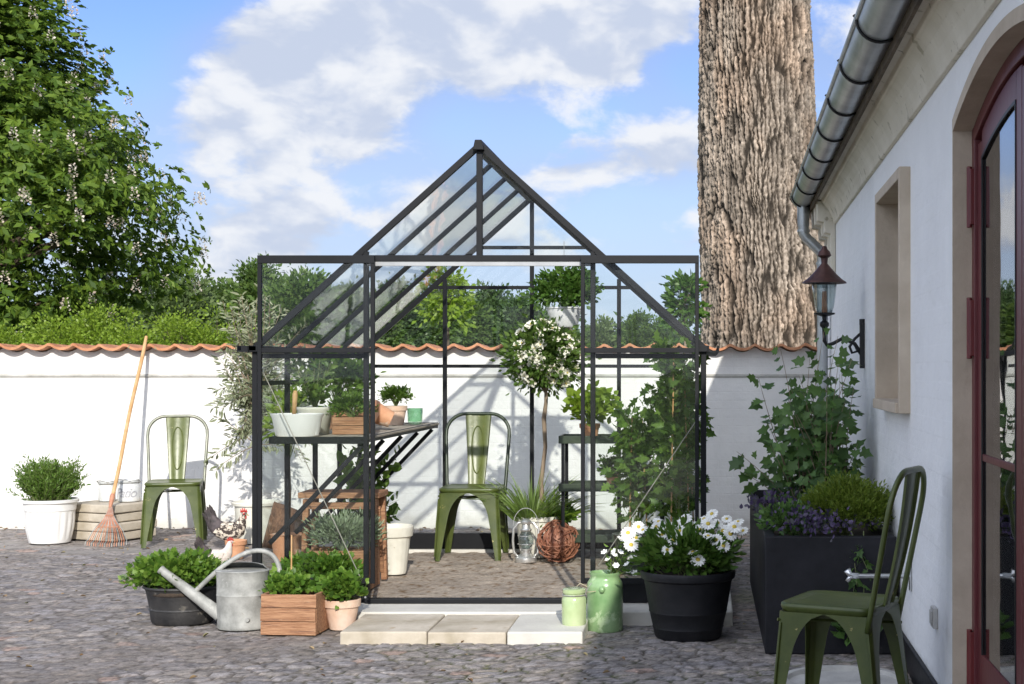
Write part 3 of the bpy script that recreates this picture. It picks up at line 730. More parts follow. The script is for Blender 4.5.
    g = mb.build('gutter', M['gutter'], t, smooth=True, auto=R(40))
    y = 1.6
    while y < 11.7:
        mb = MB(); pts = [(gx + (gr + .006) * math.cos(PI + PI * q / 16), y, gz + (gr + .006) * math.sin(PI + PI * q / 16)) for q in range(17)]
        pts = [(gx - gr - .016, y, gz + .012)] + pts + [(gx + gr + .02, y, gz + .03)]
        mb.tube(pts, .0065, n=6); mb.build('strap', M['iron'], g); y += .84
    # downpipe
    mb = MB(); yy = 11.72
    mb.tube([(gx, yy, gz - .05), (gx, yy, gz - .24)], [.052, .046], n=16)
    mb.tube([(gx, yy, gz - .20), (gx, yy, gz - .30), (gx + .02, yy, gz - .335), (-.085, yy, gz - .44), (-.065, yy, gz - .48), (-.065, yy, gz - .55), (-.065, yy, .02)], .043, n=16)
    mb.tube([(gx, yy, gz - .27), (gx, yy, gz - .29)], .05, n=16); mb.tube([(-.065, yy, gz - .53), (-.065, yy, gz - .55)], .05, n=16); mb.tube([(-.065, yy, 1.2), (-.065, yy, 1.23)], .05, n=16)
    mb.build('downpipe', M['gutter'], t, smooth=True, auto=R(50))
    # window with projecting stone surround
    mb = MB(); pj = -.052
    mb.lohi((pj, W0 - .03, WZ0 - .045), (.12, W0 + .003, WZ1 + .05)); mb.lohi((pj, W1 - .003, WZ0 - .045), (.12, W1 + .045, WZ1 + .05))
    mb.lohi((pj - .001, W0 + .004, WZ1 - .003), (.12, W1 - .004, WZ1 + .049)); mb.lohi((pj - .015, W0 + .004, WZ0 - .045), (.12, W1 - .004, WZ0 + .003))
    w = mb.build('window', M['reveal'], t, bevel=.004)
    mb = MB(); mb.lohi((.10, W0, WZ0), (.14, W0 + .07, WZ1)); mb.lohi((.10, W1 - .07, WZ0), (.14, W1, WZ1)); mb.lohi((.10, W0 + .07, WZ1 - .07), (.14, W1 - .07, WZ1)); mb.lohi((.10, W0 + .07, WZ0), (.14, W1 - .07, WZ0 + .07)); mb.lohi((.10, 7.1, WZ0 + .07), (.14, 7.15, WZ1 - .07))
    mb.build('frame', M['reveal'], w)
    mb = MB(); mb.lohi((.115, W0 + .07, WZ0 + .07), (.12, W1 - .07, WZ1 - .07)); mb.build('pane', M['glass'], w)
    # door reveal (sandstone), frame, leaf, glass
    rv = .065
    mb = MB()
    mb.lohi((-.003, D1 - .012, 0), (.14, D1 + .004, SP)); mb.lohi((-.003, D0 - .004, 0), (.14, D0 + .012, SP))
    vs = []; fs = []
    for i in range(n + 1):
        y = D0 + (D1 - D0) * i / n; z = arch(y)
        vs += [(-.004, y, z - .012), (-.004, y, z + .035), (.14, y, z + .035), (.14, y, z - .012)]
        if i:
            a = (i - 1) * 4; b = i * 4; fs += [(a, b, b + 1, a + 1), (a + 1, b + 1, b + 2, a + 2), (a + 3, b + 3, b, a)]
    mb.add(vs, fs); mb.build('door_reveal', M['reveal'], t)
    d = MB()
    fw = .055
    d.lohi((rv, D1 - .012 - fw, 0), (rv + .06, D1 - .013, SP - .0)); d.lohi((rv, D0 + .013, 0), (rv + .06, D0 + .012 + fw, SP))
    vs = []; fs = []
    for i in range(n + 1):
        y = D0 + .012 + (D1 - D0 - .024) * i / n; z = arch(y) - .013
        vs += [(rv, y, z - fw), (rv, y, z), (rv + .06, y, z), (rv + .06, y, z - fw)]
        if i:
            a = (i - 1) * 4; b = i * 4; fs += [(a, b, b + 1, a + 1), (a + 1, b + 1, b + 2, a + 2), (a + 2, b + 2, b + 3, a + 3), (a + 3, b + 3, b, a)]
    d.add(vs, fs)
    door = d.build('door', M['red'], t, bevel=.003)
    ym = (D0 + D1) / 2
    for (ya, yb, sgn) in ((ym + .004, D1 - .012 - fw - .004, 1), (D0 + .012 + fw + .004, ym - .004, -1)):
        mb = MB(); x0, x1 = rv + .012, rv + .052; sw = .085
        mb.lohi((x0, ya, .02), (x1, ya + sw, arch(ya) - fw - .02)); mb.lohi((x0, yb - sw, .02), (x1, yb, arch(yb) - fw - .03))
        mb.lohi((x0, ya + sw, .02), (x1, yb - sw, .34)); mb.lohi((x0, ya + sw, 1.02), (x1, yb - sw, 1.045))
        vs = []; fs = []
        for i in range(13):
            y = ya + sw + (yb - ya - 2 * sw) * i / 12; z = arch(y) - .013 - fw - .004
            zb = arch(y) - .013 - fw - .10
            vs += [(x0, y, zb), (x0, y, z), (x1, y, z), (x1, y, zb)]
            if i:
                a = (i - 1) * 4; b = i * 4; fs += [(a, b, b + 1, a + 1), (a + 2, b + 2, b + 3, a + 3), (a + 1, b + 1, b + 2, a + 2), (a + 3, b + 3, b, a)]
        mb.add(vs, fs); mb.build('door_leaf', M['red'], door, bevel=.003)
        # dark glazing bead and the pane
        mb = MB(); vs = []; fs = []
        for i in range(13):
            y = ya + sw + (yb - ya - 2 * sw) * i / 12; zb = arch(y) - .013 - fw - .10
            vs += [(rv + .017, y, .34), (rv + .017, y, zb), (rv + .021, y, zb), (rv + .021, y, .34)]
            if i: a = (i - 1) * 4; b = i * 4; fs += [(a, b, b + 1, a + 1), (a + 2, b + 2, b + 3, a + 3)]
        mb.add(vs, fs); mb.build('pane', M['glass2'], door)
        mb = MB(); bw = .009
        mb.lohi((x0 - .003, ya + sw, .34), (x0 + .003, ya + sw + bw, arch(ya + sw) - .17)); mb.lohi((x0 - .003, yb - sw - bw, .34), (x0 + .003, yb - sw, arch(yb - sw) - .17))
        for i in range(12):
            y_a = ya + sw + (yb - ya - 2 * sw) * i / 12; y_b = ya + sw + (yb - ya - 2 * sw) * (i + 1) / 12
            mb.beam((x0, y_a, arch(y_a) - .172), (x0, y_b, arch(y_b) - .172), .007, .012)
        mb.build('glazing_bead', M['iron'], door)
    for z in (.30, 1.49, 1.96):
        mb = MB(); mb.lohi((rv - .014, D1 - .060, z - .10), (rv + .004, D1 - .026, z + .10)); mb.tube([(rv - .014, D1 - .045, z - .11), (rv - .014, D1 - .045, z + .11)], .010, n=10)
        mb.build('hinge', M['reddark'], door, bevel=.003)
    mb = MB(); mb.lohi((-.02, 5.72, .335), (-.001, 5.80, .415)); mb.lohi((-.026, 5.733, .348), (-.02, 5.787, .402)); mb.build('socket_cover', M['beigebox'], t, bevel=.004)
    return t
M['glass2'] = glassmat('door_glass', tint=(.5, .52, .52), refl=1.5, rough=.01)
HOUSE = house()
HM = Matrix.Translation((.815, 0, 0)) @ Matrix.Rotation(-.0156, 4, 'Z')

# wall bracket with clamp (rod sticking out of the house wall)
p = HM @ Vector((-.002, 6.55, .425))
t = thing('door_holder', 'shiny steel rod holder sticking out of the house wall behind the nearest chair', 'wall bracket', (p.x, p.y, 0), -.0156)
mb = MB(); mb.lohi((-.008, -.02, .36), (0, .02, .49)); mb.build('wall_plate', M['steel'], t, bevel=.003)
mb = MB(); mb.tube([(-.006, 0, .425), (-.24, 0, .425)], .011, n=10); mb.tube([(-.03, 0, .425), (-.006, 0, .425)], [.012, .02], n=10); mb.build('rod', M['steel'], t, smooth=True, auto=R(50))
mb = MB(); mb.tube([(-.285, 0, .452), (-.27, 0, .428), (-.235, 0, .425)], [.016, .013, .013], n=8); mb.tube([(-.285, 0, .40), (-.27, 0, .42), (-.235, 0, .425)], [.010, .012, .012], n=8); mb.build('clamp', M['steel'], t, smooth=True)

# ---- wall lantern on scrolled bracket
p = HM @ Vector((0, 8.8, 0))
t = thing('wall_lantern', 'rusty copper lantern on a black scrolled bracket, over the ivy', 'wall lamp', (p.x, p.y, 1.345), -.0156)
lx = -.24
mb = MB(); mb.lathe([(.001, .735), (.012, .73), (.02, .71), (.034, .695), (.042, .67), (.022, .655), (.018, .62), (.03, .605), (.045, .585), (.075, .548), (.105, .518), (.130, .500), (.134, .492), (.126, .490), (.05, .52), (.001, .53)], n=28, c=(lx, 0, 0)); mb.build('lamp_hood', M['rust'], t, smooth=True, auto=R(45))
mb = MB(); mb.lathe([(.045, .30), (.058, .34), (.068, .42), (.075, .50), (.072, .50), (.055, .34), (.042, .303)], n=24, c=(lx, 0, 0)); mb.build('glass_shade', M['jarglass'], t, smooth=True)
mb = MB(); mb.tube([(lx, 0, .28), (lx, 0, .36), (lx, 0, .44)], [.018, .016, .014], n=10); mb.build('bulb', M['rustpink'], t)
mb = MB(); mb.lathe([(.001, .15), (.012, .16), (.014, .20), (.028, .215), (.028, .235), (.012, .25), (.014, .275), (.062, .29), (.064, .30), (.001, .302)], n=20, c=(lx, 0, 0)); mb.build('lamp_base', M['iron'], t, smooth=True, auto=R(45))
mb = MB(); mb.lohi((-.03, -.018, -.06), (-.001, .018, .24)); mb.tube([(-.015, 0, .22), (-.015, 0, .26)], .018, n=8); mb.build('wall_plate', M['iron'], t, bevel=.004)
mb = MB()
mb.tube([(-.02, 0, .03), (-.06, 0, .10), (-.13, 0, .135), (-.19, 0, .10), (-.225, 0, .09), (lx, 0, .12), (lx, 0, .17)], .012, n=8)
mb.tube([(-.02, 0, .17), (-.06, 0, .13), (-.09, 0, .08), (-.075, 0, .04), (-.045, 0, .05), (-.05, 0, .075)], .009, n=8)
mb.build('bracket', M['iron'], t, smooth=True)
t.scale = (1, .92, .92); t.location.z += .06

# ------------------------------------------------------------------ greenhouse
def greenhouse():
    t = thing('greenhouse', 'small gabled glass greenhouse with black aluminium frame and sliding doors pushed open', 'greenhouse', (GX, GY, GZ))
    m = GM; W = GW; ez = 1.368; bz = 1.862; rz = 2.487      # eave, door beam and ridge above the base
    fr = M['frame']; b = .028
    def roofz(x): return ez + (rz - ez) * (1 - abs(x - W / 2) / (W / 2))
    mb = MB()
    mb.lohi((0, 0, 0), (m + .016, .05, .11)); mb.lohi((3 * m - .016, 0, 0), (W, .05, .11)); mb.lohi((m + .016, .003, 0), (3 * m - .016, .045, .022)); mb.lohi((0, W - .05, 0), (W, W, .11)); mb.lohi((0, .05, 0), (.05, W - .05, .11)); mb.lohi((W - .05, .05, 0), (W, W - .05, .11))
    o = mb.build('base_frame', fr, t, bevel=.003)
    for x in (.03, .06):
        for z in (.03, .08): mb = MB(); mb.tube([(m + x - .06, -.004, z), (m + x - .06, 0, z)], .006, n=6); mb.build('bolt', M['alu'], o)
    # sill strip across the opening
    mb = MB(); mb.lohi((m, -.03, .0), (3 * m, -.002, .026)); mb.build('door_sill', fr, t, bevel=.003)
    # posts
    for (x, y) in [(0, 0), (W, 0), (0, W), (W, W)]:
        mb = MB(); sx = .02 if x == 0 else -.02; sy = .02 if y == 0 else -.02
        cx_ = x + (.014 if x == 0 else -.014); mb.lohi((cx_ - .014, y + sy - .02, .11), (cx_ + .014, y + sy + .02, ez)); mb.build('corner_post', fr, t, bevel=.002)
    for k in (1, 3):
        mb = MB(); mb.lohi((m * k - .013, .004, .11), (m * k + .013, .036, roofz(m * k) - .01)); mb.build('door_post', fr, t, bevel=.002)
    for k in (1, 2, 3):
        mb = MB(); mb.lohi((m * k - .014, W - .036, .11), (m * k + .014, W - .004, roofz(m * k) - .01)); mb.build('rear_post', fr, t, bevel=.002)
        for s in (0, 1):
            mb = MB(); x = .018 if s == 0 else W - .018
            mb.lohi((x - .014, m * k - .014, .11), (x + .014, m * k + .014, ez)); mb.build('side_post', fr, t, bevel=.002)
    mb = MB(); mb.lohi((W / 2 - .016, .004, bz + .02), (W / 2 + .016, .036, rz - .02)); mb.build('gable_post', fr, t, bevel=.002)
    # rails
    for s in (0, 1):
        x = .018 if s == 0 else W - .018
        mb = MB(); mb.lohi((x - .028, -.03, ez), (x + .028, W + .02, ez + .035)); mb.build('eave_rail', fr, t, bevel=.003)
        mb = MB(); xx = -.028 if s == 0 else W + .028
        mb.prism([(-.03, ez + .0), (.03, ez + .0), (.03, ez + .034), (.024, ez + .034), (.024, ez + .008), (-.024, ez + .008), (-.024, ez + .034), (-.03, ez + .034)], 'y', -.04, W + .03)
        g = mb.build('eave_gutter', fr, t); g.location.x = xx - (.012 if s == 0 else -.012)
    mb = MB(); mb.lohi((.02, .034, 1.185), (.044, W - .04, 1.21)); mb.build('side_rail', fr, t)
    for (za, xa, xb) in ((1.285, .04, W - .04), (1.845, m * .86, W - m * .86), (2.13, W / 2 - .40, W / 2 + .40)):
        mb = MB(); mb.lohi((xa, W - .034, za), (xb, W - .006, za + .024)); mb.build('rear_rail', fr, t)
    for (xa, xb) in ((.04, m - .016), (3 * m + .016, W - .04)):
        mb = MB(); mb.lohi((xa, .006, ez - .035), (xb, .032, ez - .008)); mb.build('front_rail', fr, t)
    # door beam with pale running track
    mb = MB(); mb.lohi((m * .93, -.012, bz), (W - m * .93, .036, bz + .034)); o = mb.build('door_beam', fr, t, bevel=.002)
    mb = MB(); mb.lohi((m * 1.02, -.006, bz - .024), (W - m * 1.02, .022, bz - .002)); mb.build('track', M['alu'], o)
    # ridge and rafters
    mb = MB(); mb.prism([(W / 2 - .03, rz - .02), (W / 2 + .03, rz - .02), (W / 2 + .018, rz + .035), (W / 2 - .018, rz + .035)], 'y', -.035, W + .03); mb.build('ridge_rail', fr, t, bevel=.003)
    for s in (0, 1):
        for k in range(5):
            y = min(max(k * m, .018), W - .018); x0 = .01 if s == 0 else W - .01
            w_ = .028 if k in (0, 4) else .022
            mb = MB(); mb.beam((x0, y, ez + .02), (W / 2 + (-.012 if s == 0 else .012), y, rz), w_, .034 if k in (0, 4) else .028); mb.build('rafter', fr, t, bevel=.002)
    # glass
    gl = M['glass']; th = .004
    def quad(pts, nrm, name='pane', par=t, mat=gl):
        nv = Vector(nrm).normalized() * th / 2; n = len(pts)
        vs = [Vector(p) - nv for p in pts] + [Vector(p) + nv for p in pts]
        mb = MB(); mb.add(vs, [tuple(range(n))[::-1], tuple(range(n, 2 * n))] + [(i, (i + 1) % n, n + (i + 1) % n, n + i) for i in range(n)])
        return mb.build(name, mat, par)
    dz = (rz - ez); dx = W / 2
    for k in range(4):
        y0, y1 = k * m + .016, (k + 1) * m - .016
        quad([(.015, y0, ez + .034), (.015, y1, ez + .034), (W / 2 - .03, y1, rz - .003), (W / 2 - .03, y0, rz - .003)], (-dz, 0, dx), 'roof_pane', t, M['roofglass'])
        quad([(W - .015, y0, ez + .034), (W - .015, y1, ez + .034), (W / 2 + .03, y1, rz - .003), (W / 2 + .03, y0, rz - .003)], (dz, 0, dx), 'roof_pane', t, M['roofglass'])
        quad([(.010, y0, .112), (.010, y1, .112), (.010, y1, ez - .002), (.010, y0, ez - .002)], (1, 0, 0), 'side_pane')
        quad([(W - .010, y0, .112), (W - .010, y1, .112), (W - .010, y1, ez - .002), (W - .010, y0, ez - .002)], (1, 0, 0), 'side_pane')
        xa, xb = k * m + .016, (k + 1) * m - .016
        yb = W - .003 - .004
        quad([(xa, W - .002, .112), (xb, W - .002, .112), (xb, W - .002, roofz(xb) - .03), (xa, W - .002, roofz(xa) - .03)], (0, 1, 0), 'rear_pane')
    quad([(.042, .045, .112), (m - .018, .045, .112), (m - .018, .045, ez - .04), (.042, .045, ez - .04)], (0, 1, 0), 'front_pane')
    quad([(3 * m + .018, .045, .112), (W - .042, .045, .112), (W - .042, .045, ez - .04), (3 * m + .018, .045, ez - .04)], (0, 1, 0), 'front_pane')
    for s in (-1, 1):
        x0 = W / 2 + s * .018; x1 = W / 2 + s * (W / 2 - m * 1.02)
        quad([(x0, .04, bz + .045), (x1, .04, bz + .045), (x0, .04, roofz(x0) - .03)], (0, 1, 0), 'gable_pane')
    # sliding leaves
    for (xa, xb) in ((.048, .682), (1.800, 2.440)):
        y = -.05; z0 = .112; z1 = bz + .035
        mb = MB(); sw = .021
        mb.lohi((xa, y - .012, z0), (xa + sw, y + .012, z1 - .05)); mb.lohi((xb - sw, y - .012, z0), (xb, y + .012, z1 - .05))
        mb.lohi((xa, y - .014, z1 - .049), (xb, y + .014, z1 - .006)); mb.lohi((xa + sw, y - .010, z0), (xb - sw, y + .010, z0 + .030)); mb.lohi((xa + sw, y - .010, ez - .005), (xb - sw, y + .010, ez + .022))
        d = mb.build('sliding_door', fr, t, bevel=.002)
        quad([(xa + sw, y, z0 + .032), (xb - sw, y, z0 + .032), (xb - sw, y, ez - .007), (xa + sw, y, ez - .007)], (0, 1, 0), 'pane', d)
        quad([(xa + sw, y, ez + .024), (xb - sw, y, ez + .024), (xb - sw, y, z1 - .051), (xa + sw, y, z1 - .051)], (0, 1, 0), 'pane', d)
    # wind bracing cables and end brackets
    mb = MB(); mb.tube([(.05, .02, 1.27), (m - .03, .02, .13)], .0028, n=6); mb.build('brace_cable', M['wire'], t)
    mb = MB(); mb.tube([(W - .05, .02, 1.00), (3 * m + .03, .02, .20)], .0028, n=6); mb.build('brace_cable', M['wire'], t)
    mb = MB(); mb.lohi((-.05, -.03, ez + .008), (.03, -.002, ez + .034)); mb.build('rail_end', fr, t)
    return t
greenhouse()

# ------------------------------------------------------------------ metal chairs
def chair_parts(t, paint, hoopm, splatm):
    H = .485
    # seat: rounded square pressed pan with rolled edge
    def rsq(hw, r, n=6):
        pts = []
        for (sx, sy, a0) in ((1, 1, 0), (-1, 1, 90), (-1, -1, 180), (1, -1, 270)):
            for k in range(n + 1):
                a = R(a0 + 90 * k / n); pts.append((sx * (hw - r) + r * math.cos(a), sy * (hw - r) + r * math.sin(a)))
        return pts
    mb = MB(); rings = [(.185, .06, H - .034), (.198, .062, H - .030), (.205, .065, H - .012), (.203, .064, H - .002), (.196, .062, H + .002), (.182, .055, H - .003), (.150, .05, H - .008), (.06, .03, H - .012), (.004, .002, H - .012)]
    vs = []; fs = []; n = None
    for (hw, r, z) in rings:
        pp = rsq(hw, r); n = len(pp); vs += [(x, y, z) for x, y in pp]
    for i in range(len(rings) - 1):
        for j in range(n): fs.append((i * n + j, i * n + (j + 1) % n, (i + 1) * n + (j + 1) % n, (i + 1) * n + j))
    fs.append(tuple((len(rings) - 1) * n + j for j in range(n)))
    mb.add(vs, fs); mb.build('seat', paint, t, smooth=True, auto=R(60))
    # legs: corner-folded tapered sheet whose webs flare up into arches under the seat
    for sx in (-1, 1):
        for sy in (-1, 1):
            mb = MB(); vs = []; fs = []; K = 22
            top = .198; ft = (.222, .232 if sy < 0 else .250)
            for i in range(K + 1):
                q = i / K; z = (H - .03) * (1 - q)
                cx = top + (ft[0] - top) * q ** 1.15; cy = top + (ft[1] - top) * q ** 1.15
                wb = .036 + .058 * (1 - q) ** 1.2                       # web width of the leg
                arch_ = 0
                zt = H - .03 - z
                if zt < .155:
                    u = zt / .155; arch_ = (1 - math.sqrt(max(0, 1 - (1 - u) ** 2))) * (top - .094)
                    if i == 0: arch_ = top - .095
                w = min(wb + arch_, top - .002)
                r_ = .022
                ring = []
                ring.append((cx - w, cy)); ring.append((cx - r_, cy))
                for k in range(1, 4):
                    a = R(90 - 22.5 * k); ring.append((cx - r_ + r_ * math.cos(a), cy - r_ + r_ * math.sin(a)))
                ring.append((cx, cy - r_)); ring.append((cx, cy - w))
                tk = .004
                inner = [(cx - tk, cy - w), (cx - tk, cy - r_), (cx - r_, cy - tk), (cx - w, cy - tk)]
                full = ring + inner
                vs += [(sx * x, sy * y, z) for x, y in full]
            n = 11
            for i in range(K):
                for j in range(n): fs.append((i * n + j, i * n + (j + 1) % n, (i + 1) * n + (j + 1) % n, (i + 1) * n + j))
            fs.append(tuple(range(n))); fs.append(tuple(K * n + j for j in range(n)))
            mb.add(vs, fs)
            # pressed rib down the leg
            mb.tube([(sx * (top + .001), sy * (top - .012), H - .07), (sx * (top + (ft[0] - top) * .5 + .002), sy * (top + (ft[1] - top) * .45 - .012), H * .5), (sx * (ft[0]), sy * (ft[1] - .012), .03)], [.007, .006, .005], n=6)
            l = mb.build('leg', paint, t, smooth=True, auto=R(35))
    # hoop back (rises from the rear corners, leans back)
    mb = MB(); yb = .185; pts = []
    hw = .222; ztop = .975; lean = .125
    def Y(z): return yb + lean * (z - .40) / (ztop - .40)
    left = []
    for z in (.40, .46, .55, .65, .75, .82): left.append((-(.200 + (hw - .200) * min(1, (z - .40) / .42)), Y(z), z))
    arc = []
    rr = .135
    for k in range(1, 9):
        a = R(180 - 90 * k / 8); arc.append((-(hw - rr) + rr * math.cos(a), Y(ztop - rr + rr * math.sin(a)), ztop - rr + rr * math.sin(a)))
    left += arc
    pts = left + [(-x, y, z) for x, y, z in left[::-1]]
    mb.tube(pts, .0125, n=10)
    mb.build('back_frame', hoopm, t, smooth=True)
    # splat
    mb = MB(); vs = []; fs = []; K = 14
    for i in range(K + 1):
        q = i / K; z = .478 + (.968 - .478) * q; w = .058 + .034 * q; y = Y(z) - .004 + .012 * math.sin(PI * q)
        row = [(-w, .010), (-w * .92, 0), (-w * .55, -.002), (-w * .42, .004), (w * .42, .004), (w * .55, -.002), (w * .92, 0), (w, .010)]
        vs += [(x, y + d, z) for x, d in row] + [(x, y + d + .004, z) for x, d in row[::-1]]
    for i in range(K):
        for j in range(16): fs.append((i * 16 + j, i * 16 + (j + 1) % 16, (i + 1) * 16 + (j + 1) % 16, (i + 1) * 16 + j))
    fs.append(tuple(range(16))[::-1]); fs.append(tuple(K * 16 + j for j in range(16)))
    mb.add(vs, fs)
    loop = []
    for k in range(25):
        a = 2 * PI * k / 24; q = .5 + .5 * math.sin(a); z = .56 + .33 * q
        xw = .043
        loop.append((xw * math.cos(a) * (.8 + .25 * q), Y(z) - .006 + .012 * math.sin(PI * (z - .478) / .49), z))
    mb.tube(loop[:-1], .0045, n=6, closed=True)
    mb.build('backrest', splatm, t, smooth=True, auto=R(50))
    # rear leg braces
    mb = MB()
    mb.tube([(-.20, -.20, H - .05), (.20, .20, H - .09)], .006, n=6); mb.tube([(.20, -.20, H - .06), (-.20, .20, H - .10)], .006, n=6)
    mb.build('cross_brace', paint, t)
c1 = thing('metal_chair', 'worn olive green metal chair against the white wall beside the rake', 'chair', (-4.085, 11.36, 0), R(15), 'green metal cafe chairs')
chair_parts(c1, M['greenpaint'], M['greysteel'], M['greensplat'])
c2 = dup(c1, (-1.60, 10.14, .055), R(1), 'olive green metal chair inside the greenhouse behind the open doorway')
for o in c2.children:
    if o.name.startswith('back_frame'):
        o.data = o.data.copy(); o.data.materials[0] = M['darkgreen']
c3 = dup(c1, (.505, 5.50, 0), R(-115), 'nearest green metal chair, seen from its side, in shade beside the house wall')
c3.scale = (.90, .90, 1.0)
for o in c3.children:
    if o.name.startswith(('back_frame', 'backrest')):
        o.data = o.data.copy(); o.data.materials[0] = M['greenpaint']

# ------------------------------------------------------------------ the great trunk and the trees
def big_trunk():
    t = thing('old_tree', 'huge old tree trunk with deeply furrowed bark rising behind the garden wall', 'tree', (.76, 18.0, 0))
    TS = 18.0 / 13.65
    nth = 540; st = .0135; nz = int(5.0 / st)
    th = np.linspace(0, 2 * PI, nth, endpoint=False); z = np.linspace(-.1, 4.9, nz); TH, Z = np.meshgrid(th, z)
    r0 = .455 + .17 * np.exp(-Z * .45) + .02 * np.sin(TH * 2 + Z * .9) + .012 * np.sin(TH * 5 - Z * .6)
    s = TH * .58; P = 2 * PI * .58; nc = 52
    def per(fn, sc):   # periodic by blending
        w = sstep(.9, 1.0, TH / (2 * PI)); return fn(s) * (1 - w) + fn(s - P) * w
    def field(ss):
        a = ss + .030 * (fbm(ss * 2.5, Z * .9, 2, 2) - .5) * 2 + .030 * (fbm(ss * 9, Z * 5.0, 2, 3) - .5) + .040 * (fbm(ss * 30, Z * 26, 3, 33) - .5)
        f1, f2, c = voro(a / .042, (Z + .16 * (fbm(ss * 14, Z * 8, 2, 6) - .5)) / .62, 4, jit=1.0)
        g1, g2, c2 = voro(a / .085 + 7 + .25 * fbm(ss * 30, Z * 30, 2, 23), Z / .07 + .9 * fbm(ss * 12, Z * 10, 3, 7), 9, jit=1.0)
        e = sstep(.03, .30, f2 - f1); e2 = sstep(.0, .16, g2 - g1)
        fine = fbm(ss * 55, Z * 30, 3, 8)
        return np.clip(e * (.62 + .25 * c + .13 * c2) * (1 - .30 * (1 - e2)) + (fine - .5) * .75 * (.35 + .65 * e), 0, 1.2)
    h = per(field, 1)
    r = r0 + .050 * h
    cx = -.045 * np.clip(Z - 1.5, 0, 9); cx = cx + .012 * np.sin(Z * 1.7)
    V = np.stack([cx + r * np.cos(TH), r * np.sin(TH), Z], -1).reshape(-1, 3)
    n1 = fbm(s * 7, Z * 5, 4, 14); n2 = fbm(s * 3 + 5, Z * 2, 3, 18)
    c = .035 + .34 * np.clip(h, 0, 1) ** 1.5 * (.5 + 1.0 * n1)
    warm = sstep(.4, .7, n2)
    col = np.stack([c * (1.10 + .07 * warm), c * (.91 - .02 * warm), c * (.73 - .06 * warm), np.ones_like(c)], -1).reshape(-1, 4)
    I = np.arange(nth * nz).reshape(nz, nth); J = np.roll(I, -1, 1)
    Q = np.stack([I[:-1], J[:-1], J[1:], I[1:]], -1).reshape(-1, 4)
    V = V * TS
    np_mesh('trunk', V, Q, attrmat('furrowed_bark', 'stone', bscale=45, bump=.9, rough=.95, spec=.15), t, smooth=True, colors={'stone': col})
    mb = MB(); r_ = np.random.default_rng(3); tips = []
    for k in range(7):
        a = k * 2.4; d = Vector((math.cos(a), math.sin(a), 0)); b = Vector((-.2, 0, 5.9 + .12 * k))
        p = [b, b + d * .9 + Vector((0, 0, 1.0)), b + d * 2.2 + Vector((0, 0, 2.0)), b + d * 3.2 + Vector((0, 0, 3.2))]
        mb.tube(p, [.36, .26, .15, .04], n=10); tips += p[1:]
    mb.build('limb', M['bark'], t, smooth=True)
    Cc = np.array([tuple(x) for x in tips]); Cc = np.concatenate([Cc, clumps(50, (3.4, 3.4, 2.2), 5, lo=.5, center=(-.2, 0, 9.3))])
    Cc[:, 2] = np.maximum(Cc[:, 2], 8.6)
    P, O = around(Cc, 110, .45, 6); foliage('crown', M['l_mid'], t, P, O + np.array([0, 0, -.2]), .16, simple=True, seed=4)
big_trunk()

def tree(name, label, cat, loc, cz, rad, mat, K, per, size, seed, trunk_r=.2, group=None, spread=.16, cone=0, bark=None, lo=.3, width=.6, simple=True, zmin=-.75):
    t = thing(name, label, cat, loc, 0, group)
    rad = np.asarray(rad, dtype=float); Cc = clumps(K, rad, seed, lo=lo, center=(0, 0, cz), zmin=zmin)
    r_ = np.random.default_rng(seed)
    if cone:
        q = np.clip((Cc[:, 2] - (cz - rad[2])) / (2 * rad[2]), 0, 1); Cc[:, :2] *= (1.12 - cone * q)[:, None]
    Cc *= 1 + r_.normal(size=(len(Cc), 1)) * .04
    P, O = around(Cc, per, rad.mean() * spread, seed + 1, .75)
    A = O / rad.mean() + unit(P - np.array([0, 0, cz])) * .25 + np.array([0, 0, -.05]) + r_.normal(size=P.shape) * .1
    foliage('crown', mat, t, P, A, size, simple=simple, seed=seed + 2, width=width)
    mb = MB(); top = Vector((0, 0, cz + rad[2] * .5))
    mb.tube([(0, 0, -.1), (trunk_r * .3, 0, (cz - rad[2]) * .6 + .2), (0, 0, cz), top], [trunk_r * 1.25, trunk_r, trunk_r * .6, trunk_r * .15], n=9)
    for k in Cc[::max(1, len(Cc) // 22)]:
        h0 = max(.3, cz - rad[2] * .7) + random.random() * rad[2] * .8
        a = Vector((0, 0, min(h0, float(k[2])))); kk = Vector(tuple(k)); mid = (a + kk) / 2 + Vector((0, 0, -.05 * rad[2]))
        mb.tube([a, mid, kk], [trunk_r * .34, trunk_r * .2, trunk_r * .05], n=5, cap=False)
    mb.build('trunk', bark or M['darkbark'], t)
    return t
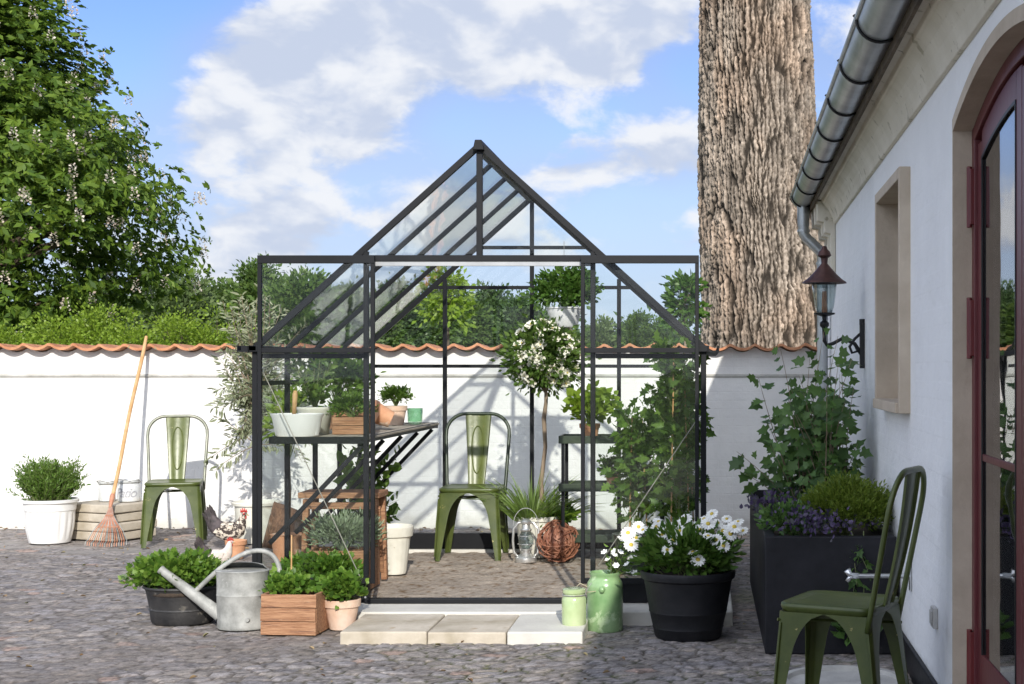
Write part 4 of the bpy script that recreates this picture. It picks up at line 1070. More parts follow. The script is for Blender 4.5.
# horse chestnut, left
def chestnut():
    t = thing('horse_chestnut', 'large dark green horse chestnut with pale blossom candles at the left', 'tree', (-8.75, 17, 0))
    r_ = np.random.default_rng(5)
    # outline as seen: widest about 3.3 m up, narrowing upwards
    K = 760; Cc = []
    while len(Cc) < K:
        z = r_.uniform(1.75, 8.3)
        if z < 3.2: R0 = 2.1 + (2.72 - 2.1) * (z - 1.75) / 1.45
        elif z < 4.4: R0 = 2.72 - (z - 3.2) * .85
        else: R0 = 1.70 - (z - 4.4) * .42
        a = r_.uniform(0, 2 * PI); R1 = R0 * (1 + .07 * math.sin(3 * a + z * 2.3) + .06 * math.sin(z * 5.1 + a))
        if z > 2.7 and z < 3.5 and abs(a) < .5: R1 *= 1.10
        rr = R1 * (r_.random() ** .35)
        Cc.append((rr * math.cos(a), rr * math.sin(a), z + .12 * math.sin(rr * 4)))
    Cc = np.array(Cc)
    P, O = around(Cc, 44, .20, 6, .7)
    n = len(P)
    rad = unit(P - np.array([0, 0, 4.0])); Nn = unit(rad * .7 + np.array([0, -.25, .8]) + r_.normal(size=(n, 3)) * .35)
    U = unit(np.cross(Nn, r_.normal(size=(n, 3)))); W = np.cross(Nn, U)
    Vs = []; Qs = []; off = 0
    for k in range(5):
        a = -1.5 + k * .75 + 0; A = U * math.cos(a) + W * math.sin(a) - np.array([0, 0, .12])
        V, Q = leaf_geo(P, A, 105e-3 if k in (1, 2, 3) else .08, width=.42, seed=20 + k, fold=.2, simple=True)
        Vs.append(V); Qs.append(Q + off); off += len(V)
    np_mesh('crown', np.concatenate(Vs), np.concatenate(Qs), M['l_chest'], t)
    # blossom candles
    outer = Cc[np.linalg.norm(Cc[:, :2], axis=1) > 1.0]; sel = outer[r_.random(len(outer)) < .75]
    B = np.repeat(sel, 2, 0) + unit(np.repeat(sel, 2, 0) - np.array([0, 0, 4.5])) * .26 + r_.normal(size=(len(sel) * 2, 3)) * .14
    P2 = []; A2 = []
    for b in B:
        for k in range(22):
            q = k / 22; a = k * 2.4; rr = .028 * (1 - q) + .006
            P2.append((b[0] + rr * math.cos(a), b[1] + rr * math.sin(a), b[2] + .14 * q)); A2.append((math.cos(a), math.sin(a), .4))
    bl = foliage('blossoms', M['l_blossom'], t, np.array(P2), np.array(A2), .030, width=.9, seed=9, simple=True); bl['kind'] = 'stuff'
    mb = MB(); mb.tube([(0, 0, -.1), (.05, 0, 1.5), (0, 0, 4), (0, 0, 7.5)], [.36, .28, .18, .03], n=10)
    for k in Cc[::7]:
        a = Vector((0, 0, max(1.5, float(k[2]) - .9))); kk = Vector(tuple(k)); mb.tube([a, (a + kk) / 2 + Vector((0, 0, .12)), kk], [.06, .035, .01], n=5, cap=False)
    mb.build('trunk', M['darkbark'], t)
chestnut()
# bright low shrubs right behind the wall
hl = ['bright green shrub peeping over the wall tiles, near the left picture edge', 'bright green shrub over the wall, second from the left', 'bright green shrub over the wall above the potted bush', 'bright green shrub over the wall just left of the rake handle', 'bright green shrub over the wall right at the rake handle tip', 'bright green shrub over the wall above the green chair', 'bright green shrub over the wall between rake and olive tree', 'last bright green shrub over the wall before the olive tree']
for i, px in enumerate((2, 30, 62, 90, 118, 150, 182, 212)):
    D = 14.6; h = [1.86, 1.80, 1.93, 1.97, 1.86, 1.90, 1.93, 1.84][i] - .05
    tree('bright_shrub', hl[i], 'shrub', (wx(px, D), D + .2 * (i % 2), 0), h - .42, (.30, .30, .44), M['l_bright'], 40, 120, .034, 40 + i, .03, 'bright green shrubs behind the garden wall', spread=.22)
# taller trees in the distance
far = [  # px, top y, half width px, D, mat, label
    (20, 292, 42, 44, 'l_mid', 'rounded tree low beneath the chestnut at the far left'),
    (178, 262, 36, 42, 'l_pale', 'pale green tree just right of the chestnut crown'),
    (140, 290, 40, 46, 'l_dark', 'dark tree under the chestnut branches'),
    (226, 276, 27, 50, 'l_mid', 'small round tree behind the pale olive tree'),
    (262, 256, 26, 44, 'l_mid', 'tree behind the left top corner of the greenhouse door'),
    (300, 262, 36, 40, 'l_mid', 'broad tree behind the left greenhouse pane'),
    (340, 270, 30, 46, 'l_pale', 'pale broad tree behind the greenhouse roof slope'),
    (376, 288, 26, 55, 'l_mid', 'tree behind the left door post of the greenhouse'),
    (398, 276, 22, 60, 'l_dark', 'dark tree seen through the lower greenhouse roof'),
]
for i, (px, ty, hw, D, mt, lab) in enumerate(far):
    top = wz(ty + 10, D); rx = hw * D / F_PX; rzv = (top - .3) / 2
    tree('distant_tree', lab, 'tree', (wx(px, D), D, -.06), top - rzv, (rx, rx, rzv), M[mt], 150, 100, .15, 70 + i, rx * .12, 'trees beyond the garden wall', spread=.15, lo=.45, zmin=-.6)
mid2 = [(428, 294, 24, 74, 'l_mid', 'tree in the gap left of the greenhouse chair'), (462, 291, 20, 80, 'l_mid', 'tree behind the upper part of the greenhouse door opening'), (492, 284, 20, 84, 'l_dark', 'tallest tree of the dark treeline left of the hanging pot'),
        (520, 294, 20, 80, 'l_dark', 'dark tree directly behind the flowering standard'), (552, 306, 20, 85, 'l_dark', 'dark tree behind the hanging white pot'), (600, 321, 16, 95, 'l_pale', 'pale low tree right of the hanging pot'), (636, 312, 13, 95, 'l_mid', 'low rounded far tree left of the tree trunk'), (668, 322, 18, 95, 'l_mid', 'far tree just left of the great trunk')]
for i, (px, ty, hw, D, mt, lab) in enumerate(mid2):
    top = wz(ty, D); rx = hw * D / F_PX; rzv = (top - .3) / 2
    tree('distant_tree', lab, 'tree', (wx(px, D), D, -.06), top - rzv, (rx, rx, rzv * .96), M[mt], 80, 90, .24, 170 + i, rx * .1, 'trees beyond the garden wall', spread=.17, lo=.4, zmin=-.6)
# the slim tree seen between door post and roof
tree('slim_tree', 'slim airy young tree seen through the roof left of the doorway centre', 'tree', (wx(447, 40), 40, 0), 3.3, (.62, .62, .62), M['l_bright'], 34, 30, .17, 301, .06, None, spread=.24)
tree('young_tree', 'small leafy young tree top between greenhouse and great trunk', 'tree', (wx(685, 13.9), 13.9, 0), 1.98, (.155, .155, .27), M['l_herb2'], 40, 22, .065, 303, .015, None, spread=.2, bark=M['bark'])
# woodland mass along the horizon
def woods():
    r_ = np.random.default_rng(9); n = 1500
    x = r_.uniform(-130, 60, n); y = r_.uniform(120, 150, n); z = 6.2 * r_.random(n) ** .8 * (.75 + .25 * np.sin(x * .21) + .12 * np.sin(x * .7))
    P, O = around(np.stack([x, y, z], 1), 60, 1.3, 10)
    P[:, 2] = np.abs(P[:, 2])
    o = foliage('far_woodland', M['l_wood'], None, P, O, .6, simple=True, seed=12); o['kind'] = 'stuff'
    o['label'] = 'low dark woodland along the horizon'; o['category'] = 'woodland'
woods()

# dry leaves and grit lying about
def litter():
    r_ = np.random.default_rng(77); n = 420
    P = np.stack([r_.uniform(-6.3, .2, n), r_.uniform(5.6, 12.4, n), np.full(n, .012)], 1)
    k = r_.random(n) < .35; P[k, 1] = r_.uniform(12.2, 12.45, k.sum())
    A = r_.normal(size=(n, 3)); A[:, 2] *= .12
    o = foliage('fallen_leaves', M['litter'], None, P, A, .030, width=.5, seed=3, flat=((0, 0, 1), .25), fold=.4); o['kind'] = 'stuff'; o['label'] = 'small dry leaves scattered over the cobbles'; o['category'] = 'fallen leaves'
M['litter'] = leafmat('dry_leaf', [(.16, .09, .04), (.28, .18, .09), (.36, .28, .16), (.12, .13, .04)], transl=.1)
litter()
# ------------------------------------------------------------------ left group by the wall
def soil(parent, r, z, sx=1, sy=1):
    mb = MB(); mb.lathe([(.001, z + .012), (r * .6, z + .008), (r, z), (r, z - .02)], n=20, sx=sx, sy=sy); return mb.build('soil', M['soil'], parent, smooth=True)

t = thing('potted_bush', 'fluted white pot with a bushy rosemary-like plant by the white wall', 'potted plant', (wx(50, 11.5), 11.5, 0))
mb = MB()
def flute(i, a, r, z):
    if .03 < z < .235: return r * (1 + .060 * abs(math.sin(a * 9)) * min(1, (z - .03) / .03) * min(1, (.235 - z) / .03))
    return r
mb.lathe([(.001, .01), (.150, .0), (.156, .02), (.158, .035), (.165, .10), (.173, .17), (.180, .225), (.184, .245), (.190, .25), (.194, .305), (.212, .312), (.214, .332), (.205, .336), (.198, .325), (.188, .28), (.001, .27)], n=120, fn=flute)
mb.build('pot', M['white'], t, smooth=True, auto=R(40)); soil(t, .186, .29)
r_ = np.random.default_rng(21); tips = []
for k in range(330):
    a = r_.uniform(0, 2 * PI); q = r_.random() ** .45; tips.append((.265 * q * math.cos(a), .22 * q * math.sin(a), .36 + .31 * (1 - .22 * q * q) * r_.uniform(.25, 1)))
tips += [(-.34, 0, .40), (-.22, .02, .70), (.30, -.03, .45), (.22, 0, .66), (.29, .02, .52)]
bases = [(.08 * math.cos(a), .08 * math.sin(a), .28) for a in np.linspace(0, 6, 9)]
sprigs(t, bases, tips, 34, .026, M['l_box'], seed=3, width=.34, start=.30, lift=.02, off=.005, droop=-.5)

# stack of slabs
stack = []
for k in range(4):
    mb = MB(); w, d = .50, .46
    mb.lohi((-w / 2, -d / 2, 0), (w / 2, d / 2, .066))
    o = mb.build('stone_slab', M['slab'], bevel=.009, loc=(-4.75 + (.0, .012, -.01, .0)[k], 11.80 + (.0, -.01, .012, .0)[k], .002 + k * .072)); o.rotation_euler[2] = R(-24 + (0, 2, -1.5, .5)[k])
    tag(o, ['bottom slab of the stone stack by the wall', 'second slab from the bottom of the stone stack', 'third slab from the bottom of the stone stack', 'top slab of the stone stack, carrying two glass jars'][k], 'paving slab', 'stacked stone slabs by the garden wall')
def jar(name, lab, loc, r, h, text=None):
    t = thing(name, lab, 'jar', loc, 0, 'glass jars on the slab stack')
    mb = MB(); mb.lathe([(.001, .004), (r * .92, 0), (r, .012), (r, h * .72), (r * .93, h * .84), (r * .93, h * .95), (r * .98, h), (r * .94, h), (r * .88, h * .93), (r * .9, h * .84), (r * .95, h * .70), (r * .95, .018), (.001, .015)], n=36); mb.build('glass_body', M['milk'], t, smooth=True, auto=R(45))
    mb = MB(); z = h * .90
    mb.tube([(r * 1.0 * math.cos(a), r * 1.0 * math.sin(a), z) for a in np.linspace(0, 2 * PI, 25)[:-1]], .005, n=6, closed=True); mb.build('wire_band', M['zinc'], t)
    mb = MB(); mb.tube([(-r, 0, z), (-r * 1.12, -.02, z + .02), (-r * .5, -r * .8, z + .025), (r * .4, -r * .9, z + .012), (r * 1.0, -.02, z + .022), (r, 0, z)], .0035, n=6); mb.build('wire_handle', M['zinc'], t)
    if text:
        cu = bpy.data.curves.new('lettering', 'FONT'); cu.body = text; cu.size = h * .62; cu.extrude = .001; cu.align_x = 'CENTER'; cu.align_y = 'CENTER'; cu.space_character = .85; cu.shear = .3
        tmp = bpy.data.objects.new('tmp', cu); C.objects.link(tmp); bpy.context.view_layer.update()
        me = bpy.data.meshes.new_from_object(tmp.evaluated_get(bpy.context.evaluated_depsgraph_get())); bpy.data.objects.remove(tmp)
        for v in me.vertices:
            x, y, z = v.co; a = x / r; v.co = ((r + .0015 + z) * math.sin(a), -(r + .0015 + z) * math.cos(a), y + h * .40)
        me.materials.clear(); me.materials.append(M['text']); me.name = 'lettering'
        o = bpy.data.objects.new('lettering', me); link(o, t)
M['milk'] = pmat('frosted_jar_glass', (.60, .62, .62), (.74, .75, .74), scale=16, rough=.25, spots=[(18, .60, (.48, .50, .51))], coat=.4)
jar('glass_jar', 'smaller plain glass jar on the slab stack, behind the rake handle', (-4.80, 11.84, .29), .066, .155)
jar('glass_jar', 'larger glass jar with grey lettering on the slab stack', (-4.615, 11.82, .29), .088, .170, 'Patio')

# rake leaning on the wall
def rake():
    tip = Vector((-4.50, 11.18, .0)); top = Vector((-4.70, 12.405, 1.62)); joint = Vector((-4.60, 11.42, .30))
    t = thing('leaf_rake', 'rusty fan rake with long wooden handle leaning on the white wall', 'rake', (-4.50, 11.2, 0))
    o = Vector(t.location)
    mb = MB(); mb.tube([joint - o + (top - joint) * q + Vector((.004 * math.sin(q * 9), 0, 0)) for q in np.linspace(0.02, 1, 12)], [.0150] * 11 + [.013], n=10); mb.build('handle', M['palewood'], t, smooth=True, auto=R(50))
    mb = MB(); dr = (top - joint).normalized(); mb.tube([joint - o - dr * .03, joint - o + dr * .07, joint - o + dr * .09], [.012, .020, .016], n=12); mb.build('socket', M['rustpink'], t, smooth=True, auto=R(50))
    n = 19; 
    def P(a, q):   # fan in the rake's plane
        w = .175 * q * (1 - .15 * q)
        b = joint.lerp(Vector((-4.54, 11.20, .035)), q)
        return b + Vector((w * a, -.02 * (1 - a * a) * q, .012 * a * a * q)) - o
    for k in range(n):
        a = -1 + 2 * k / (n - 1)
        mb = MB(); pts = [P(a * (.25 + .75 * min(1, q * 1.5)) , q) for q in np.linspace(0, 1, 9)]; e = pts[-1]; pts += [e + Vector((.006 * a, -.022, -.008)), e + Vector((.008 * a, -.026, -.034))]
        mb.tube(pts, .0032, n=5); mb.build('tine', M['rustpink'] if k % 3 else M['zinc'], t)
    mb = MB()
    for q in (.30, .62): mb.beam(P(-.80 if q > .5 else -.62, q) + Vector((0, -.006, 0)), P(.80 if q > .5 else .62, q) + Vector((0, -.006, 0)), .014, .006)
    mb.build('cross_bar', M['rustpink'], t)
    # the sheet-metal shoulder
    mb = MB(); v = [P(0, -.03), P(-.62, .52), P(0, .56), P(.62, .52)]
    v2 = [x + Vector((0, .004, .003)) for x in v]; mb.add(v + v2, [(0, 1, 2, 3), (7, 6, 5, 4), (0, 4, 5, 1), (1, 5, 6, 2), (2, 6, 7, 3), (3, 7, 4, 0)]); mb.build('shoulder_plate', M['rustpink'], t)
rake()

# olive tree in enamel tub
def olive():
    t = thing('olive_tree', 'silvery olive tree in a cream enamel tub at the greenhouse corner', 'potted tree', (-3.50, 11.5, 0))
    mb = MB(); mb.lathe([(.001, .02), (.135, .0), (.14, .02), (.160, .26), (.162, .285), (.180, .29), (.184, .31), (.172, .318), (.158, .30), (.152, .25), (.001, .24)], n=40); mb.build('tub', M['cream'], t, smooth=True, auto=R(40)); soil(t, .153, .27)
    mb = MB(); mb.tube([(0, 0, .25), (.02, 0, .6), (-.01, .01, .95), (.03, 0, 1.25)], [.026, .021, .017, .012], n=9); mb.build('trunk', M['bark'], t, smooth=True)
    r_ = np.random.default_rng(4); tips = []
    for k in range(66):
        a = r_.uniform(0, 2 * PI); z = r_.uniform(.72, 1.93); rr = (.12 + .20 * math.sin(min(1, (z - .6) / .9) * PI * .8)) * r_.uniform(.45, 1.1)
        tips.append((rr * math.cos(a) * 1.05, rr * math.sin(a) * .7, z))
    tips += [(-.30, -.05, .98), (-.40, 0, .62), (-.26, 0, 1.35), (.05, 0, 2.0), (.42, 0, .75), (.36, 0, .62), (-.33, 0, .55), (-.05, 0, 1.85), (.12, -.05, 1.9), (.42, -.05, 1.5), (.40, 0, 1.7)]
    bases = [(.0, .01, z) for z in (.75, .85, .95, 1.05, 1.15, 1.22)]
    sprigs(t, bases, tips, 34, .062, M['l_olive'], seed=6, width=.24, start=.15, lift=.12, stemmat=M['bark'], stem_r=.0045, stemname='branch')
olive()

# hens
def hen(lab, loc, rz, s, mb_, md):
    t = thing('hen', lab, 'hen', loc, rz, 'hens by the olive tub')
    # spine from tail tip to beak (x forward)
    S = [(-.150, .262, .004, .010), (-.140, .240, .016, .035), (-.120, .205, .022, .050), (-.095, .170, .034, .056), (-.065, .150, .052, .062), (-.02, .135, .064, .072), (.03, .135, .064, .074), (.065, .155, .050, .064), (.085, .185, .034, .044), (.095, .215, .024, .030), (.100, .240, .021, .024), (.108, .258, .020, .021), (.122, .262, .015, .015), (.130, .260, .008, .008), (.133, .259, .002, .002)]
    mb = MB(); n = 18; vs = []; fs = []
    for i, (x, z, w, h) in enumerate(S):
        a_ = S[max(0, i - 1)]; b_ = S[min(len(S) - 1, i + 1)]; tx, tz = b_[0] - a_[0], b_[1] - a_[1]; l = math.hypot(tx, tz); tx /= l; tz /= l
        for j in range(n):
            a = 2 * PI * j / n; vs.append((x - tz * h * math.sin(a), w * math.cos(a), z + tx * h * math.sin(a)))
        if i:
            for j in range(n): fs.append(((i - 1) * n + j, (i - 1) * n + (j + 1) % n, i * n + (j + 1) % n, i * n + j))
    mb.add(vs, fs)
    mb.m = [1 if (f // n) < 4 else 0 for f in range(len(fs))]
    # legs grow out of the body
    for sy in (-1, 1):
        k0 = len(mb.f); mb.tube([(.0, .030 * sy, .10), (.004, .030 * sy, .05), (-.004, .03 * sy, .012)], [.013, .006, .005], n=7)
        for an in (-.5, 0, .5, PI): mb.tube([(-.004, .03 * sy, .010), (-.004 + .034 * math.cos(an), .03 * sy + .034 * math.sin(an), .004)], [.004, .002], n=5)
        mb.m[k0:] = [2] * (len(mb.f) - k0)
    # beak, comb, eyes
    k0 = len(mb.f); mb.tube([(.124, 0, .258), (.148, 0, .250)], [.008, .001], n=7); mb.m[k0:] = [2] * (len(mb.f) - k0)
    k0 = len(mb.f)
    for q, hgt in enumerate((.016, .024, .024, .016)): mb.tube([(.090 + .013 * q, 0, .272), (.086 + .013 * q, 0, .280 + hgt)], [.008, .003], n=6)
    mb.tube([(.124, 0, .248), (.120, 0, .225)], [.006, .009], n=6); mb.tube([(.112, .014, .262), (.112, .018, .262)], [.008, .007], n=6); mb.tube([(.112, -.014, .262), (.112, -.018, .262)], [.008, .007], n=6)
    mb.m[k0:] = [3] * (len(mb.f) - k0)
    o = mb.build('body', [mb_, md, M['beak'], M['comb']], t, smooth=True)
    for sy in (-1, 1):
        mb = MB(); vs = []; 
        pts = [(.05, .18), (.0, .19), (-.07, .165), (-.10, .13), (-.04, .115), (.03, .125)]
        vs = [(x, sy * (.066 - .2 * abs(x) * .3), z) for x, z in pts] + [(x, sy * (.052 - .2 * abs(x) * .3), z) for x, z in pts]
        mb.add(vs, [tuple(range(6)), tuple(range(6, 12))[::-1]] + [(i, (i + 1) % 6, 6 + (i + 1) % 6, 6 + i) for i in range(6)])
        mb.build('wing', mb_, t, smooth=True, bevel=.004)
    # tail feathers
    r_ = np.random.default_rng(2); P = np.stack([r_.uniform(-.13, -.10, 60), r_.normal(size=60) * .014, r_.uniform(.17, .23, 60)], 1); A = np.stack([r_.uniform(-.7, -.2, 60), r_.normal(size=60) * .12, r_.uniform(.7, 1.1, 60)], 1)
    foliage('tail_feathers', md, t, P, A, .085, width=.28, seed=3, flat=((0, 1, 0), .3))
    for o in t.children: o.scale = (s, s, s)
hen('speckled brown and white hen standing by the olive tub', (wx(229, 11.0), 11.0, .0), 0, 1.02, M['hen'], M['hen_dark'])
hen('cream hen with red comb, half hidden behind the watering can', (wx(217, 9.7), 9.7, 0), R(25), .78, M['henwhite'], M['hen_dark'])

def terrapot(name, lab, loc, r, h, mat, plantfn=None, cat='pot', group=None, rz=0):
    t = thing(name, lab, cat, loc, rz, group); mb = MB()
    mb.lathe([(.001, .006), (r * .66, 0), (r * .68, .006), (r * .90, h * .74), (r * .90, h * .75), (r, h * .755), (r * 1.02, h * .98), (r * .99, h), (r * .92, h), (r * .88, h * .90), (r * .8, h * .6), (.001, h * .6)], n=36); mb.build('pot', mat, t, smooth=True, auto=R(35))
    if plantfn: soil(t, r * .88, h * .9); plantfn(t)
    return t
terrapot('terracotta_pot', 'small empty terracotta pot on the cobbles right of the cream hen', (wx(236, 10.5), 10.5, 0), .075, .13, M['terra'], cat='pot')
# wicker basket behind the glass, outside left
t = thing('wicker_basket', 'brown wicker basket on its side beside the olive tub', 'basket', (-3.10, 10.9, .17), 0)
mb = MB(); mb.lathe([(.001, -.22), (.10, -.22), (.14, -.10), (.165, .05), (.17, .12), (.175, .125), (.165, .13), (.155, .05), (.13, -.10), (.09, -.205), (.001, -.205)], n=60, fn=lambda i, a, r, z: r * (1 + .02 * math.sin(a * 22 + i * PI)))
o = mb.build('basket_body', M['wicker'], t, smooth=True); o.rotation_euler = (R(15), R(-75), 0)

# ------------------------------------------------------------------ front left group
def tub():
    t = thing('tub_planter', 'old black tub planted with bright green parsley on the cobbles', 'planter', (wx(183, 7.86), 7.86, 0)); mb = MB()
    mb.lathe([(.001, .01), (.150, 0), (.158, .01), (.165, .07), (.170, .074), (.166, .082), (.182, .165), (.188, .182), (.20, .19), (.196, .2), (.182, .195), (.175, .16), (.001, .15)], n=56, sx=1.03, sy=.95); mb.build('tub', M['blacktub'], t, smooth=True, auto=R(35)); soil(t, .178, .175)
    herb(t, (-.03, -.02, .25), (.265, .20, .115), M['l_herb'], .030, n=3000, seed=31, width=1.0, K=80, spread=.22, up=.6, zmin=-.35, root=(0, 0, .17), shape='tomato')
tub()
def watering_can():
    t = thing('watering_can', 'dented old zinc watering can with long spout in front of the greenhouse', 'watering can', (wx(243, 7.68), 7.68, 0), R(3)); mb = MB()
    def dent(i, a, r, z): return r * (1 + .012 * math.sin(a * 3 + z * 14) + .008 * math.sin(a * 7 - z * 30))
    prof = [(.001, .012), (.126, .010), (.130, 0), (.134, .008), (.131, .02), (.133, .08), (.133, .17), (.135, .174), (.133, .178), (.132, .25), (.134, .29), (.138, .298), (.134, .302)]
    mb.lathe(prof, n=64, sy=.80, fn=dent)
    mb.build('body', M['zinc'], t, smooth=True, auto=R(40))
    # half cover that domes towards the back, open mouth at the front
    mb = MB(); vs = []; fs = []; K = 28
    for q in range(6):
        f = 1 - q / 5
        for j in range(K + 1):
            a = -PI * .02 + (PI * 1.04) * j / K
            vs.append((.130 * f * math.cos(a), .104 * f * math.sin(a) * 1.0 - .02 * (1 - f), .300 + .042 * math.sqrt(max(0, 1 - f * f))))
    for q in range(5):
        for j in range(K): fs.append((q * (K + 1) + j, q * (K + 1) + j + 1, (q + 1) * (K + 1) + j + 1, (q + 1) * (K + 1) + j))
    mb.add(vs, fs); mb.lathe([(.001, .296), (.128, .299)], n=40, sy=.80); mb.build('cover', M['zinc'], t, smooth=True)
    # spout
    a = Vector((-.115, 0, .065)); b = Vector((-.415, 0, .300))
    mb = MB(); mb.tube([a + (b - a) * q for q in np.linspace(0, 1, 10)] , [.036 - .016 * q for q in np.linspace(0, 1, 10)], n=18); s_ = mb.build('spout', M['zinc'], t, smooth=True, auto=R(50))
    mb = MB(); d = (b - a).normalized(); mb.tube([b - d * .012, b + d * .006, b + d * .012], [.020, .0225, .022], n=18); mb.build('spout_collar', M['zinc'], s_, smooth=True, auto=R(50))
    # handle arches from the spout over the body to its back
    mb = MB(); pts = [(-.255, 0, .178), (-.20, 0, .232), (-.12, 0, .305), (-.04, 0, .36), (.03, 0, .392), (.095, 0, .398), (.150, 0, .375), (.182, 0, .325), (.188, 0, .26), (.168, 0, .20), (.13, 0, .165)]
    P2 = []
    for i in range(len(pts) - 1):
        for k in range(3):
            p0 = Vector(pts[max(0, i - 1)]); p1 = Vector(pts[i]); p2 = Vector(pts[i + 1]); p3 = Vector(pts[min(len(pts) - 1, i + 2)]); q = k / 3
            P2.append(.5 * ((2 * p1) + (p2 - p0) * q + (2 * p0 - 5 * p1 + 4 * p2 - p3) * q * q + (3 * p1 - p0 - 3 * p2 + p3) * q ** 3))
    P2.append(Vector(pts[-1])); mb.tube(P2, .0125, n=12); mb.build('handle', M['zinc'], t, smooth=True)
    mb = MB(); mb.tube([(.05, -.103, .055), (.05, -.112, .055)], [.012, .009], n=12); mb.build('patch', M['zinc'], t)
watering_can()
def crate(name, lab, loc, rz, w, d, h, mat, boards=3, cat='crate', rail=True, gap=.003, parent=None, group=None):
    t = thing(name, lab, cat, loc, rz, group); th = .012; rr = random.Random(w * 1000)
    bh = (h - gap * (boards - 1)) / boards
    for k in range(boards):
        z0 = k * (bh + gap); j = rr.uniform(-.002, .002); e = rr.uniform(-.003, .003)
        mb = MB(); mb.lohi((-w / 2 + e, -d / 2 + j, z0), (w / 2 + e, -d / 2 + th + j, z0 + bh)); mb.build('front_board', mat, t, bevel=.002)
        mb = MB(); mb.lohi((-w / 2, d / 2 - th - j, z0), (w / 2, d / 2 - j, z0 + bh)); mb.build('rear_board', mat, t, bevel=.002)
    mb = MB(); mb.lohi((-w / 2 + .001, -d / 2 + th + .003, 0), (-w / 2 + .016, d / 2 - th - .003, h)); mb.build('end_board', mat, t, bevel=.002)
    mb = MB(); mb.lohi((w / 2 - .016, -d / 2 + th + .003, 0), (w / 2 - .001, d / 2 - th - .003, h)); mb.build('end_board', mat, t, bevel=.002)
    mb = MB(); mb.lohi((-w / 2 + .018, -d / 2 + th + .002, .004), (w / 2 - .018, d / 2 - th - .002, .014)); mb.build('bottom_board', mat, t)
    return t
def with_soil(t, w, d, z):
    mb = MB(); mb.lohi((-w / 2 + .02, -d / 2 + .016, .016), (w / 2 - .02, d / 2 - .016, z)); mb.build('soil', M['soil'], t)
t = crate('wooden_crate', 'small orange wooden crate with basil and a bamboo cane, beside the watering can', (wx(297, 7.58), 7.58, 0), R(-4), .285, .26, .205, M['wood'], 3)
with_soil(t, .285, .26, .15)
herb(t, (-.04, .0, .225), (.10, .10, .065), M['l_herb'], .026, n=900, seed=41, width=1.0, K=30, spread=.3, up=.7, root=(-.04, 0, .15), shape='broad')
mb = MB(); mb.tube([(-.035, .01, .10), (-.032, .012, .49)], [.0045, .0035], n=7); mb.build('bamboo_cane', M['palewood'], t)
terrapot('potted_basil', 'pale terracotta pot of basil at the left end of the doorstep slabs', (wx(342, 7.65), 7.65, 0), .095, .155, M['terrapale'], lambda t: herb(t, (.0, -.01, .20), (.115, .105, .085), M['l_herb'], .028, n=1000, seed=43, width=1.0, K=34, spread=.28, up=.6, root=(0, 0, .13), shape='broad'), cat='potted plant')

# ------------------------------------------------------------------ staging table inside
FZ = .058
def table():
    t = thing('staging_table', 'dark slatted staging table along the left greenhouse wall', 'table', (GX + .30, GY + .3, FZ)); z = .895
    w0, w1 = -.25, .285; y0, y1 = -.16, 2.08
    mb = MB()
    for k in range(5): 
        x = w0 + .055 + k * (w1 - w0 - .09) / 4; mb.lohi((x - .046, y0 + .012, z), (x + .046, y1 - .012, z + .012))
    mb.build('tabletop', M['greywood'], t, bevel=.002)
    mb = MB(); mb.lohi((w0, y0, z - .024), (w1, y0 + .011, z + .016)); mb.lohi((w0, y1 - .011, z - .024), (w1, y1, z + .016)); mb.lohi((w1 - .011, y0 + .011, z - .020), (w1, y1 - .011, z + .016)); mb.lohi((w0, y0 + .011, z - .024), (w0 + .011, y1 - .011, z + .016)); mb.build('frame', M['frame'], t, bevel=.002)
    for k in range(5):
        y = y0 + .04 + k * .52
        mb = MB(); mb.beam((w1 - .02, y, z - .03), (w0 - .005, y, z - .58), .024, .022, up=(0, 1, 0)); mb.build('brace', M['frame'], t)
table()
TZ = FZ + .909
t = thing('oval_bowl', 'white enamel tub standing at the front of the staging table', 'bowl', (-2.295, 8.30, TZ))
mb = MB(); mb.lathe([(.001, .004), (.112, 0), (.120, .006), (.140, .105), (.148, .118), (.150, .126), (.144, .128), (.136, .115), (.118, .02), (.001, .015)], n=48, sy=.72, fn=lambda i, a, r, z: r * (1 + .005 * math.sin(a * 40) * (1 if .006 < z < .1 else 0))); mb.build('bowl', M['white'], t, smooth=True, auto=R(40))
t = thing('hand_trowel', 'garden trowel with orange wooden handle upright in the white tub', 'trowel', (-2.31, 8.29, TZ + .012))
mb = MB(); mb.tube([(0, 0, .10), (.006, 0, .22), (.008, 0, .245)], [.011, .015, .010], n=10); mb.build('handle', M['palewood'], t, smooth=True)
mb = MB(); mb.add([(-.03, 0, .0), (.03, 0, .0), (.034, .004, .07), (.01, 0, .10), (-.01, 0, .10), (-.034, .004, .07), (-.03, .004, .0), (.03, .004, .0), (.034, .008, .07), (.01, .004, .10), (-.01, .004, .10), (-.034, .008, .07)], [(0, 1, 2, 3, 4, 5), (11, 10, 9, 8, 7, 6)] + [(i, (i + 1) % 6, 6 + (i + 1) % 6, 6 + i) for i in range(6)]); mb.build('blade', M['steel'], t)
